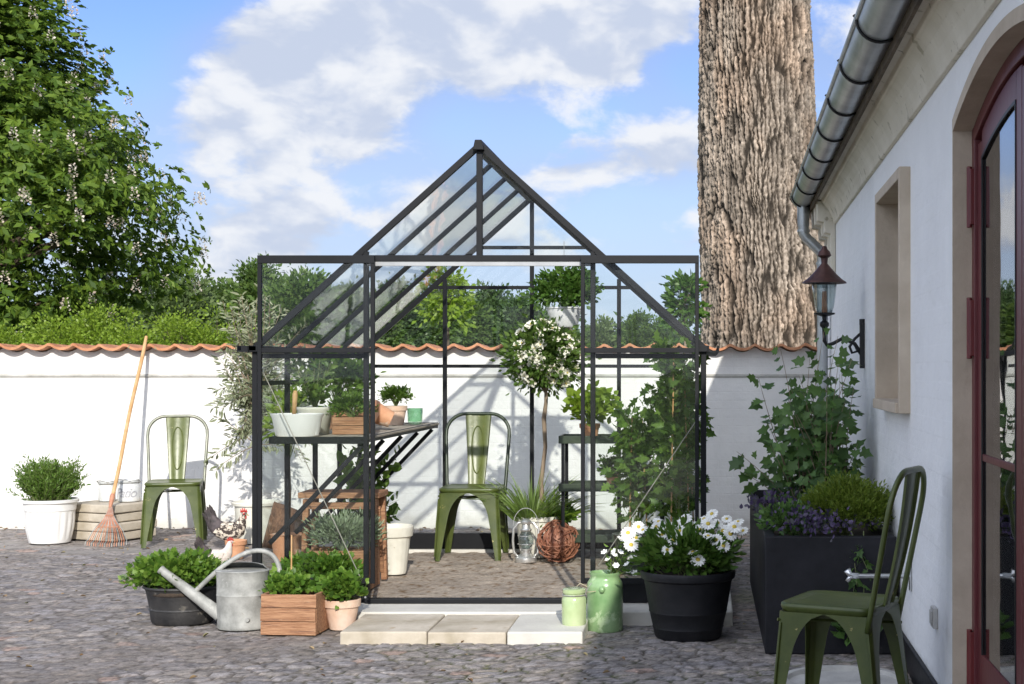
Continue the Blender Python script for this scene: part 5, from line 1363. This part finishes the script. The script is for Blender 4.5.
# wicker pot with climbing plant behind the bowl
t = thing('climber_pot', 'cream wicker pot with a tall leafy climber behind the white tub', 'potted plant', (-2.28, 8.62, TZ)); mb = MB()
mb.lathe([(.001, .0), (.08, 0), (.10, .14), (.108, .15), (.104, .158), (.095, .15), (.001, .13)], n=60, fn=lambda i, a, r, z: r * (1 + .012 * math.sin(a * 30))); mb.build('pot', M['cream'], t, smooth=True); soil(t, .092, .14)
r_ = np.random.default_rng(2); tips = [(r_.uniform(-.15, .15), r_.uniform(-.1, .1), r_.uniform(.22, .52)) for k in range(26)]
sprigs(t, (0, 0, .14), tips, 15, .042, M['l_top'], seed=8, width=.6, start=.2)
t = crate('herb_crate', 'orange wooden box of thyme on the staging table, right of the white tub', (wx(352, 8.62), 8.62, TZ), R(6), .20, .16, .10, M['wood'], 2, cat='planter box'); with_soil(t, .20, .16, .08)
herb(t, (0, 0, .15), (.12, .09, .085), M['l_box'], .020, n=1500, seed=51, width=.5, K=50, spread=.25, up=.9, root=(0, 0, .09))
for i, (yy, lab, tl) in enumerate(((9.00, 'terracotta pot lying tilted on the staging table behind the front frame post', 62), (9.22, 'second tilted terracotta pot, nested behind the first on the staging table', 66))):
    t = terrapot('terracotta_pot', lab, (-2.07 + .05 * i, yy, TZ + .062), .075, .14, M['terra'], group='tilted terracotta pots on the staging table')
    t.rotation_euler = (R(0), R(-tl), R(12)); t.location.x += .06
terrapot('herb_pot', 'small terracotta pot with feathery herb near the far end of the staging table', (wx(396, 10.0), 10.0, TZ), .075, .13, M['terrapale'], lambda t: herb(t, (0, 0, .19), (.125, .10, .07), M['l_box'], .022, n=900, seed=53, width=.5, K=36, spread=.25, up=.8, root=(0, 0, .12)), cat='potted plant')
t = thing('green_tumbler', 'green ribbed glass tumbler at the far end of the staging table', 'glass', (wx(415, 10.15), 10.15, TZ)); mb = MB()
mb.lathe([(.001, .004), (.040, 0), (.050, .02), (.054, .11), (.050, .11), (.045, .022), (.001, .015)], n=30); mb.build('tumbler', M['greenglass'], t, smooth=True)
# rear table plant group: leafy potted plant further back
t = thing('leafy_pot', 'leafy potted plant at the middle of the staging table behind the thyme box', 'potted plant', (-2.33, 9.35, TZ)); mb = MB(); mb.lathe([(.001, 0), (.07, 0), (.09, .13), (.094, .135), (.085, .13), (.001, .11)], n=30); mb.build('pot', M['terra'], t, smooth=True, auto=R(40)); soil(t, .083, .12)
herb(t, (0, 0, .30), (.17, .17, .16), M['l_vine'], .05, n=600, seed=55, width=.6, K=30, root=(0, 0, .12))

# things under the table
def trestle():
    t = thing('wooden_trestle', 'rustic orange wooden stand under the staging table', 'stand', (-2.18, 8.93, FZ)); H = .55
    mb = MB(); mb.lohi((-.25, -.13, H - .035), (.235, .13, H)); mb.build('top_plank', M['wood'], t, bevel=.004)
    for sx in (-1, 1):
        for sy in (-1, 1):
            mb = MB(); mb.beam((sx * .215, sy * .115, 0), (sx * (.205), sy * .10, H - .04), .036, .045, up=(0, 1, 0)); mb.build('leg', M['wood'], t, bevel=.004)
    mb = MB(); mb.lohi((-.20, -.12, H - .10), (.20, -.095, H - .06)); mb.lohi((-.20, -.12, .14), (.20, -.095, .18)); mb.build('cross_rail', M['wood'], t, bevel=.003)
    mb = MB(); mb.beam((.222, -.10, .46), (.20, .10, .05), .03, .03); mb.build('side_brace', M['wood'], t, bevel=.003)
    return t
trestle()
t = crate('herb_crate', 'long wooden crate of bright parsley low behind the left sliding door', (-2.17, 8.36, FZ), R(2), .46, .24, .09, M['wood'], 1, cat='planter box'); with_soil(t, .46, .24, .08)
herb(t, (0, 0, .13), (.26, .12, .09), M['l_herb'], .032, n=2000, seed=61, width=.8, K=60, spread=.28, up=.7, root=(0, 0, .08))
t = crate('lavender_crate', 'wooden crate of silvery lavender under the staging table', (-2.13, 8.68, FZ), R(0), .36, .22, .23, M['wood'], 2, cat='planter box'); with_soil(t, .36, .22, .20)
herb(t, (0, 0, .31), (.21, .14, .105), M['l_silver'], .034, n=2400, seed=63, width=.22, K=70, spread=.28, up=.9, root=(0, 0, .2), stemmat=M['l_silver'])
t = thing('white_pot', 'tall fluted white pot behind the wooden stand inside the greenhouse', 'pot', (-1.96, 9.30, FZ)); mb = MB()
mb.lathe([(.001, .01), (.085, 0), (.09, .02), (.115, .24), (.135, .25), (.142, .31), (.135, .318), (.125, .30), (.105, .20), (.001, .18)], n=72, fn=lambda i, a, r, z: r * (1 + .02 * abs(math.sin(a * 9)) * (1 if .02 <= z < .245 else 0))); mb.build('pot', M['cream'], t, smooth=True, auto=R(40)); t.scale = (.86, .86, .95)
# trailing plant between table and side wall (rear left corner)
t = thing('corner_climber', 'lush climbing plant in a zinc pot at the left greenhouse wall', 'potted plant', (-2.33, 9.95, FZ)); mb = MB(); mb.lathe([(.001, 0), (.10, 0), (.13, .22), (.136, .225), (.12, .22), (.001, .2)], n=36); mb.build('pot', M['zinc'], t, smooth=True, auto=R(40)); soil(t, .12, .20)
r_ = np.random.default_rng(12); tips = [(r_.uniform(-.10, .25), r_.uniform(-.5, .3), r_.uniform(.25, .80)) for k in range(30)]
sprigs(t, (0, 0, .2), tips, 12, .075, M['l_vine'], seed=13, width=.6, start=.2)
t = thing('lemon_plant', 'yellow-green leafy plant rising outside the left greenhouse pane', 'potted plant', (-2.88, 10.2, 0)); mb = MB(); mb.lathe([(.001, 0), (.09, 0), (.12, .2), (.126, .205), (.11, .2), (.001, .18)], n=36); mb.build('pot', M['terra'], t, smooth=True, auto=R(40)); soil(t, .11, .18)
mb = MB(); mb.tube([(0, 0, .18), (.01, 0, .5), (0, 0, .8)], [.012, .01, .007], n=7); mb.build('trunk', M['bark'], t)
herb(t, (.02, 0, .95), (.13, .13, .26), M['l_bright'], .06, n=420, seed=65, width=.5, K=26, root=(0, 0, .7))

# ------------------------------------------------------------------ middle of the greenhouse
def standard():
    t = thing('flowering_standard', 'ball-headed standard tree full of cream white flowers in a cream pot', 'potted tree', (wx(541, 10.2), 10.2, FZ)); mb = MB()
    mb.lathe([(.001, 0), (.14, 0), (.145, .01), (.17, .24), (.185, .25), (.188, .275), (.175, .28), (.16, .25), (.001, .22)], n=48); mb.build('pot', M['cream'], t, smooth=True, auto=R(40)); soil(t, .16, .25)
    mb = MB(); mb.tube([(.02, 0, .22), (.0, .0, .5), (.03, 0, .75), (.02, .0, .95), (.035, 0, 1.06), (.03, 0, 1.30)], [.019, .016, .014, .016, .013, .008], n=10); mb.build('trunk', M['bark'], t, smooth=True)
    c = np.array((.03, 0, 1.375)); Rr = .215
    r_ = np.random.default_rng(3)
    herb(t, c, (Rr, Rr, Rr * .98), M['l_top'], .040, n=4200, seed=71, width=.55, K=120, spread=.32, up=.1, zmin=-.98, name='crown', root=(.03, 0, 1.12), stemmat=M['bark'])
    d = unit(r_.normal(size=(700, 3))); d = d[(d[:, 2] > -.8)]
    # flowers spaced over the ball, more of them high up
    keep = []
    for v in d:
        if all(np.linalg.norm(v - k) > .225 - .07 * r_.random() for k in keep): keep.append(v)
    mbp = MB(); mbp.cur = 0
    for k in range(5):
        a = 2 * PI * k / 5; ca, sa = math.cos(a), math.sin(a)
        def q(x, y, z): return (x * ca - y * sa, x * sa + y * ca, z)
        mbp.add([q(0, 0, 0), q(.012, .012, .008), q(.030, .010, .010), q(.034, 0, .006), q(.030, -.010, .010), q(.012, -.012, .008)], [(0, 1, 2, 3), (0, 3, 4, 5)])
    for k in range(4):
        a = 2 * PI * k / 4 + .4; ca, sa = math.cos(a), math.sin(a)
        mbp.add([q(0, 0, .004), q(.008, .009, .016), q(.018, .007, .018), q(.021, 0, .014), q(.018, -.007, .018), q(.008, -.009, .016)], [(0, 1, 2, 3), (0, 3, 4, 5)])
    mbp.cur = 1; mbp.tube([(0, 0, .003), (0, 0, .012)], [.005, .003], n=6)
    proto = mbp.build('blossom', [M['cream_petal'], M['yellow']], t)
    first = True
    for v in keep[:98]:
        o = proto if first else proto.copy()
        if not first: C.objects.link(o); o.parent = t
        first = False
        v = Vector(tuple(v)); p = Vector(tuple(c)) + v * Rr * random.uniform(.86, 1.18); o.location = p
        vv = (v + Vector((0, -.25, .15))).normalized(); o.rotation_euler = vv.to_track_quat('Z', 'Y').to_euler(); s = random.uniform(.95, 1.4); o.scale = (s, s, s)
    spikes(t, (-.06, -.05, .25), 260, .30, .9, M['l_grass'], seed=73, width=.009, base=.13, bend=.5, name='grass_tuft')
    herb(t, (.10, -.06, .27), (.16, .12, .06), M['l_herb'], .035, n=420, seed=74, width=.6, K=22, root=(.08, 0, .25), name='underplanting')
    spikes(t, (.10, -.04, .25), 90, .20, 1.3, M['l_bright'], seed=75, width=.010, base=.08, bend=.6, name='grass_tuft')
standard()
def lantern():
    t = thing('hurricane_lantern', 'silver hurricane lantern on the earth floor beside the wicker ball', 'lantern', (wx(526, 9.86), 9.86, FZ)); r0 = .062
    mb = MB(); mb.lathe([(.001, .006), (.070, 0), (.074, .012), (.072, .03), (.05, .045), (.03, .055), (.03, .075), (.042, .08), (.042, .088), (.001, .09)], n=32); mb.build('tank', M['silver'], t, smooth=True, auto=R(40))
    mb = MB(); mb.lathe([(.030, .09), (.048, .12), (.052, .145), (.046, .175), (.030, .205), (.029, .205), (.044, .175), (.050, .145), (.046, .12), (.028, .091)], n=28); mb.build('glass_globe', M['jarglass'], t, smooth=True)
    mb = MB(); mb.lathe([(.034, .205), (.040, .215), (.030, .225), (.026, .25), (.036, .256), (.038, .268), (.022, .285), (.001, .29)], n=28); mb.build('chimney', M['silver'], t, smooth=True, auto=R(40))
    for s in (-1, 1):
        mb = MB(); mb.tube([(s * .045, 0, .03), (s * .080, 0, .06), (s * .088, 0, .14), (s * .082, 0, .22), (s * .05, 0, .262), (s * .03, 0, .262)], .0085, n=8); mb.build('side_tube', M['silver'], t, smooth=True)
    mb = MB(); mb.tube([(.085 * math.cos(a), -.01, .24 + .12 * math.sin(a)) for a in np.linspace(0, PI, 14)], .0022, n=5); mb.build('handle', M['silver'], t)
    mb = MB()
    for z in (.12, .175): mb.tube([(.055 * math.cos(a), .055 * math.sin(a), z) for a in np.linspace(0, 2 * PI, 21)[:-1]], .002, n=5, closed=True)
    mb.build('globe_guard', M['silver'], t)
lantern()
t = thing('wicker_ball', 'round ball woven of reddish brown twigs on the greenhouse floor', 'wicker ball', (wx(558, 9.86), 9.86, FZ + .135)); mb = MB(); r_ = random.Random(3)
for k in range(150):
    n_ = Vector((r_.gauss(0, 1), r_.gauss(0, 1), r_.gauss(0, 1))).normalized(); u = n_.orthogonal().normalized(); w = n_.cross(u); a0 = r_.uniform(0, 6.3); ln = r_.uniform(.7, 1.7); rr = r_.uniform(.108, .143); off = n_ * r_.uniform(-.05, .05)
    pts = []
    for q in range(9):
        a = a0 + ln * q / 8; p = (u * math.cos(a) + w * math.sin(a)) * rr + off * .8; pts.append(p * (r_.uniform(.985, 1.015)))
    mb.tube(pts, r_.uniform(.0025, .0045), n=5)
mb.lathe([(.001, -.105), (.06, -.09), (.095, -.05), (.107, 0), (.095, .05), (.06, .09), (.001, .105)], n=20)
mb.build('woven_twigs', M['twig'], t)
# hanging basket
def hanging():
    t = thing('hanging_pot', 'white pot of green foliage hanging from the greenhouse roof above the flowering ball', 'hanging plant', (wx(564, 10.25), 10.25, 1.635)); mb = MB()
    mb.lathe([(.001, .004), (.085, 0), (.095, .008), (.12, .125), (.128, .13), (.126, .14), (.112, .135), (.001, .12)], n=40, fn=lambda i, a, r, z: r * (1 + .006 * math.sin(a * 24))); mb.build('pot', M['milkpot'], t, smooth=True, auto=R(40)); soil(t, .11, .128)
    herb(t, (0, 0, .25), (.215, .18, .15), M['l_herb2'], .036, n=2000, seed=81, width=.7, K=64, spread=.26, up=.2, zmin=-.45, root=(0, 0, .13))
    top = (.0, 0, .60)
    mb = MB()
    for k in range(3):
        a = 2 * PI * k / 3 + .4; mb.tube([(.12 * math.cos(a), .12 * math.sin(a), .13), (0, 0, .45)], .0016, n=4)
    mb.tube([(0, 0, .45), top], .002, n=5); mb.build('hanging_wire', M['zinc'], t)
M['milkpot'] = pmat('whitewashed_pot', (.62, .63, .64), (.78, .78, .78), scale=14, rough=.5)
hanging()

# ------------------------------------------------------------------ right of the greenhouse: tiered shelf with plants
def shelf():
    t = thing('plant_shelf', 'dark green metal tray shelf with three tiers at the rear right of the greenhouse', 'shelf', (-.62, 10.0, FZ)); w, d = .70, .30
    for i, z in enumerate((.13, .47, .79)):
        mb = MB(); mb.lohi((-w / 2, -d / 2, z), (w / 2, d / 2, z + .008)); mb.lohi((-w / 2, -d / 2 - .008, z), (w / 2, -d / 2, z + .052)); mb.lohi((-w / 2, d / 2, z), (w / 2, d / 2 + .008, z + .052)); mb.lohi((-w / 2 - .008, -d / 2 - .008, z), (-w / 2, d / 2 + .008, z + .052)); mb.lohi((w / 2, -d / 2 - .008, z), (w / 2 + .008, d / 2 + .008, z + .052)); mb.build('shelf_tray', M['darkgreen'], t, bevel=.002)
    for sx in (-1, 1):
        for sy in (-1, 1):
            mb = MB(); x = sx * (w / 2 - .02); y = sy * (d / 2 - .02); mb.lohi((x - .011, y - .011, 0), (x + .011, y + .011, .80)); mb.build('leg', M['frame'], t)
shelf()
terrapot('shelf_plant', 'light green geranium in a terracotta pot on the top shelf tray', (-.78, 9.98, FZ + .80), .07, .12, M['terra'], lambda t: herb(t, (0, 0, .20), (.17, .13, .13), M['l_bright'], .045, n=420, seed=91, width=1.0, K=30, up=.3, root=(0, 0, .1), shape='broad'), cat='potted plant')
terrapot('shelf_plant', 'small dark herb pot on the middle shelf tray', (-.62, 9.98, FZ + .48), .055, .10, M['terra'], lambda t: herb(t, (0, 0, .14), (.10, .09, .07), M['l_herb2'], .03, n=300, seed=92, width=.7, K=20, root=(0, 0, .08)), cat='potted plant')
def vine(lab, loc, h, seed, mat, w=.20, nlead=7, leaf=.085, up_to=None):
    t = thing('tall_climber', lab, 'potted plant', loc, 0, 'tall climbers inside the right of the greenhouse'); mb = MB()
    mb.lathe([(.001, 0), (.11, 0), (.14, .24), (.148, .245), (.13, .24), (.001, .22)], n=36); mb.build('pot', M['darkgreen'], t, smooth=True, auto=R(40)); soil(t, .13, .22)
    r_ = np.random.default_rng(seed); tips = []; bases = []
    mb = MB()
    for k in range(3):
        x = .08 * math.cos(k * 2.1); y = .08 * math.sin(k * 2.1); mb.tube([(x, y, .1), (x * .5, y * .5, h)], .005, n=6)
    mb.build('cane', M['palewood'], t)
    for k in range(nlead * 9):
        z = .3 + (h - .3) * r_.random() ** .8; a = r_.uniform(0, 2 * PI); q = w * (1.15 - .5 * z / h) * r_.uniform(.5, 1)
        tips.append((q * math.cos(a), q * math.sin(a), min(z + .12, h + .08))); bases.append((0, 0, max(.22, z - .10)))
    mb = MB(); mb.tube([(0, 0, .2), (.02, 0, h * .4), (-.01, 0, h * .7), (0, 0, h)], [.010, .008, .006, .003], n=6); mb.build('main_stem', M['stem'], t)
    sprigs(t, bases, tips, 12, leaf * .78, mat, seed=seed + 2, width=.85, start=.2, droop=.5, off=.02, lift=.2, shape='tomato')
vine('tall tomato-like climber filling the right greenhouse corner behind the daisies', (-.17, 9.0, FZ), 1.36, 101, M['l_vine'], w=.24, nlead=8)
vine('bushy climber on canes left of the tall corner climber', (-.44, 9.35, FZ), .98, 105, M['l_vine'], w=.22, nlead=7, leaf=.08)
vine('dark leafy climber against the right glass wall behind the others', (-.15, 9.75, FZ), 1.15, 109, M['l_ivy'], w=.20, nlead=6, leaf=.08)

# ------------------------------------------------------------------ front right: cans, daisies
def milk_can():
    t = thing('milk_can', 'tall green enamel can holding white flowers at the end of the doorstep', 'can', (wx(605, 7.60), 7.60, 0)); mb = MB()
    mb.lathe([(.001, .008), (.088, 0), (.093, .01), (.093, .215), (.0925, .232), (.088, .25), (.080, .262), (.076, .27), (.076, .284), (.082, .292), (.082, .300), (.075, .300), (.070, .29), (.070, .262), (.084, .23), (.086, .02), (.001, .015)], n=44, fn=lambda i, a, r, z: r * (1 + .006 * math.sin(a * 3 + z * 20))); mb.build('can', M['greenenamel'], t, smooth=True, auto=R(40))
    mb = MB(); mb.tube([(-.085, -.02, .225), (-.125, -.03, .245), (-.15, -.05, .225), (-.11, -.085, .205), (-.04, -.10, .215)], .0022, n=5); mb.build('string', M['string'], t)
    mb = MB(); mb.tube([(-.01, -.090, .236), (-.008, -.094, .222), (-.01, -.092, .205)], [.012, .018, .010], n=10); mb.build('handle_lug', M['greenenamel'], t, smooth=True)
    tips = [(.10, -.02, .40), (.07, .02, .45), (.13, .03, .36), (.09, -.06, .34), (.03, 0, .43), (.15, -.02, .32), (.12, .05, .46), (.05, -.05, .38), (.16, .04, .42)]
    sprigs(t, (.03, 0, .25), tips, 9, .030, M['l_herb'], seed=17, width=.4, start=.2)
    mbp = MB()
    for k in range(6):
        a = 2 * PI * k / 6; ca, sa = math.cos(a), math.sin(a)
        q = lambda x, y, z: (x * ca - y * sa, x * sa + y * ca, z)
        mbp.add([q(0, 0, 0), q(.010, .009, .010), q(.022, .007, .018), q(.027, 0, .018), q(.022, -.007, .018), q(.010, -.009, .010)], [(0, 1, 2, 3), (0, 3, 4, 5)])
    proto = mbp.build('flower', M['petal'], t); f = True
    for tp in tips:
        for k in range(2):
            o = proto if f else proto.copy()
            if not f: C.objects.link(o); o.parent = t
            f = False; o.location = Vector(tp) + Vector((random.uniform(-.03, .03), random.uniform(-.03, .02), random.uniform(-.04, .02))); o.rotation_euler = (random.uniform(.3, 1.4), 0, random.uniform(-1, 1)); o.scale = (.72, .72, .72)
milk_can()
t = thing('preserving_jar', 'small pale green jar with wire round its neck on the pale step slab', 'jar', (wx(574, 7.44), 7.44, .058)); mb = MB()
mb.lathe([(.001, .004), (.058, 0), (.062, .01), (.062, .128), (.055, .142), (.052, .146), (.052, .158), (.058, .16), (.058, .178), (.050, .182), (.001, .178)], n=36); mb.build('jar_body', M['greenjar'], t, smooth=True, auto=R(40))
mb = MB(); mb.tube([(.058 * math.cos(a), .058 * math.sin(a), .150) for a in np.linspace(0, 2 * PI, 25)[:-1]], .003, n=5, closed=True); mb.tube([(.055, 0, .15), (.075, -.01, .19), (.09, -.01, .21)], .002, n=5); mb.build('wire_clip', M['zinc'], t)

def daisies():
    t = thing('daisy_pot', 'large black pot of white daisies in front of the greenhouse', 'potted plant', (wx(688, 7.42), 7.42, 0)); mb = MB()
    mb.lathe([(.001, .008), (.160, 0), (.168, .012), (.176, .05), (.179, .054), (.178, .062), (.194, .13), (.197, .134), (.196, .142), (.222, .29), (.236, .30), (.240, .325), (.236, .338), (.224, .335), (.214, .30), (.001, .28)], n=64); mb.build('pot', M['black'], t, smooth=True, auto=R(35)); soil(t, .216, .31)
    herb(t, (0, .0, .40), (.235, .20, .145), M['l_herb2'], .052, n=1500, seed=111, width=.42, K=70, spread=.25, up=.5, zmin=-.4, root=(0, 0, .3))
    heads = [(-60, 533, 0), (-45, 530, 0), (-36, 533, .1), (-26, 535, -.05), (-20, 528, .05), (-14, 540, -.1), (-5, 537, .05), (-20, 550, -.15), (-3, 519, .1), (12, 530, -.02), (2, 540, .1), (20, 524, 0), (28, 540, -.1), (35, 531, .05), (39, 519, .1), (46, 527, -.05), (55, 531, 0), (5, 552, -.15), (-30, 522, .12), (24, 514, .12), (-56, 545, -.1), (10, 560, -.17), (-52, 538, .02), (-40, 541, .1), (-32, 527, .1), (-12, 524, .12), (6, 526, .1), (16, 519, .12), (30, 523, .08), (42, 534, -.05), (50, 522, .05), (-8, 531, -.05), (20, 536, -.12), (-50, 527, .05), (35, 546, -.12)]
    # one daisy: ring of petals and yellow eye
    mbp = MB(); mbp.cur = 0
    for k in range(15):
        a = 2 * PI * k / 15; ca, sa = math.cos(a), math.sin(a); dz = .003 * (k % 2)
        q = lambda x, y, z: (x * ca - y * sa, x * sa + y * ca, z)
        mbp.add([q(.008, 0, .002), q(.020, .006, .004 + dz), q(.034, .0068, .001 + dz), q(.042, 0, -.004 + dz), q(.034, -.0068, .001 + dz), q(.020, -.006, .004 + dz)], [(0, 1, 2, 3), (0, 3, 4, 5)])
    mbp.cur = 1; mbp.lathe([(.012, .0), (.011, .006), (.006, .009), (.001, .010)], n=12)
    proto = mbp.build('daisy_flower', [M['petal'], M['yellow']], t); f = True; ms = MB(); rr = random.Random(9)
    for (dx, py, dy) in heads:
        D = 7.42 + dy; p = Vector((dx * 7.42 / F_PX, dy, wz(py, D)))
        o = proto if f else proto.copy()
        if not f: C.objects.link(o); o.parent = t
        f = False; o.location = p; n_ = Vector((rr.uniform(-.5, .5), rr.uniform(-1.0, -.35), rr.uniform(.5, 1.1))); o.rotation_euler = n_.to_track_quat('Z', 'Y').to_euler(); s = rr.uniform(.68, .98); o.scale = (s, s, s)
        b = Vector((p.x * .45, p.y * .5, .32)); ms.tube([b, (b + p) / 2 + Vector((p.x * .2, 0, .03)), p], [.003, .0028, .0022], n=5, cap=False)
    ms.build('stem', M['stem'], t)
daisies()

# ------------------------------------------------------------------ long black planter by the house with ivy, heath and purple flowers
def planter():
    x0, x1, y0, y1, h = .283, .902, 6.95, 9.3, .555
    t = thing('long_planter', 'big black square planter with ivy and purple flowers along the house wall', 'planter', ((x0 + x1) / 2, y0, 0)); w = (x1 - x0) / 2; L = y1 - y0; th = .05
    mb = MB()
    mb.lohi((-w, 0, 0), (w, th, h)); mb.lohi((-w, th, 0), (-w + th, L - th, h)); mb.lohi((w - th, th, 0), (w, L - th, h)); mb.lohi((-w, L - th, 0), (w, L, h + .03))
    mb.build('box', M['planter'], t, bevel=.006)
    mb = MB(); mb.lohi((-w + th, th, .02), (w - th, L - th, h - .05)); mb.build('soil', M['soil'], t)
    herb(t, (.12, .42, h + .09), (.24, .32, .15), M['l_heath'], .022, n=8000, seed=121, width=.4, K=150, spread=.2, up=.9, zmin=-.3, root=(.1, .4, h - .05), name='heath')
    herb(t, (-.16, .35, h + .03), (.17, .26, .07), M['l_ivy'], .030, n=1300, seed=123, width=.6, K=50, spread=.35, up=.4, zmin=-.3, root=(-.15, .35, h - .05), name='groundcover')
    r_ = np.random.default_rng(6)
    P = []; A = []
    for (cx, cy, cz, n) in ((-.08, .14, .055, 260), (-.20, .75, .09, 240), (-.14, .30, .07, 120), (.02, .08, .03, 70)):
        q = r_.normal(size=(n, 3)) * np.array([.075, .09, .024]) + np.array([cx, cy, h + cz]); P.append(q); A.append(r_.normal(size=(n, 3)) * .7 + np.array([0, -.2, 1]))
    foliage('purple_flowers', M['purple'], t, np.concatenate(P), np.concatenate(A), .024, width=.7, seed=5)['kind'] = 'stuff'
    # ivy: long stems climbing up at the house, big leaves with gaps
    tips = []; bases = []
    for k in range(42):
        x = r_.uniform(-.16, .24); y = r_.uniform(.9, 2.0); z = h + r_.uniform(.25, .88) * (1 - .5 * max(0, -x) / .3)
        tips.append((x, y, z)); bases.append((.08 + r_.uniform(-.1, .12), 1.3 + r_.uniform(-.3, .3), h - .03))
    tips += [(-.26, 1.2, h + .52), (-.30, 1.1, h + .74), (-.17, 1.3, h + .90), (-.24, 1.0, h + .38), (.0, 1.4, h + .85), (-.38, 1.2, h + .22), (-.42, 1.1, h + .34), (.1, 1.6, h + 1.02), (.17, 1.5, h + .98), (.22, 1.2, h + .85)]
    bases += [(-.05, 1.3, h - .03)] * 10
    sprigs(t, bases, tips, 19, .064, M['l_ivy'], seed=14, width=.95, start=.12, droop=.6, off=.035, lift=.06, name='ivy', stem_r=.004, stemmat=M['bark'], shape='ivy', flat=((-.3, -1, .5), .55))
    # trailing shoots over the front edge
    bases = [(.10, .05, h + .02), (.16, .05, h + .02), (.12, .04, h)]
    tips = [(.12, -.035, .33), (.15, -.04, .12), (.10, -.03, .20), (.17, -.035, .40)]
    sprigs(t, bases, tips, 16, .045, M['l_ivy'], seed=15, width=.8, start=.05, droop=.4, off=.008, lift=-.02, name='trailing_ivy', shape='ivy')
    herb(t, (.12, -.05, .12), (.085, .05, .07), M['l_ivy'], .05, n=90, seed=125, width=.8, K=14, root=(.12, -.02, .12), stems=False, name='trailing_ivy')
planter()
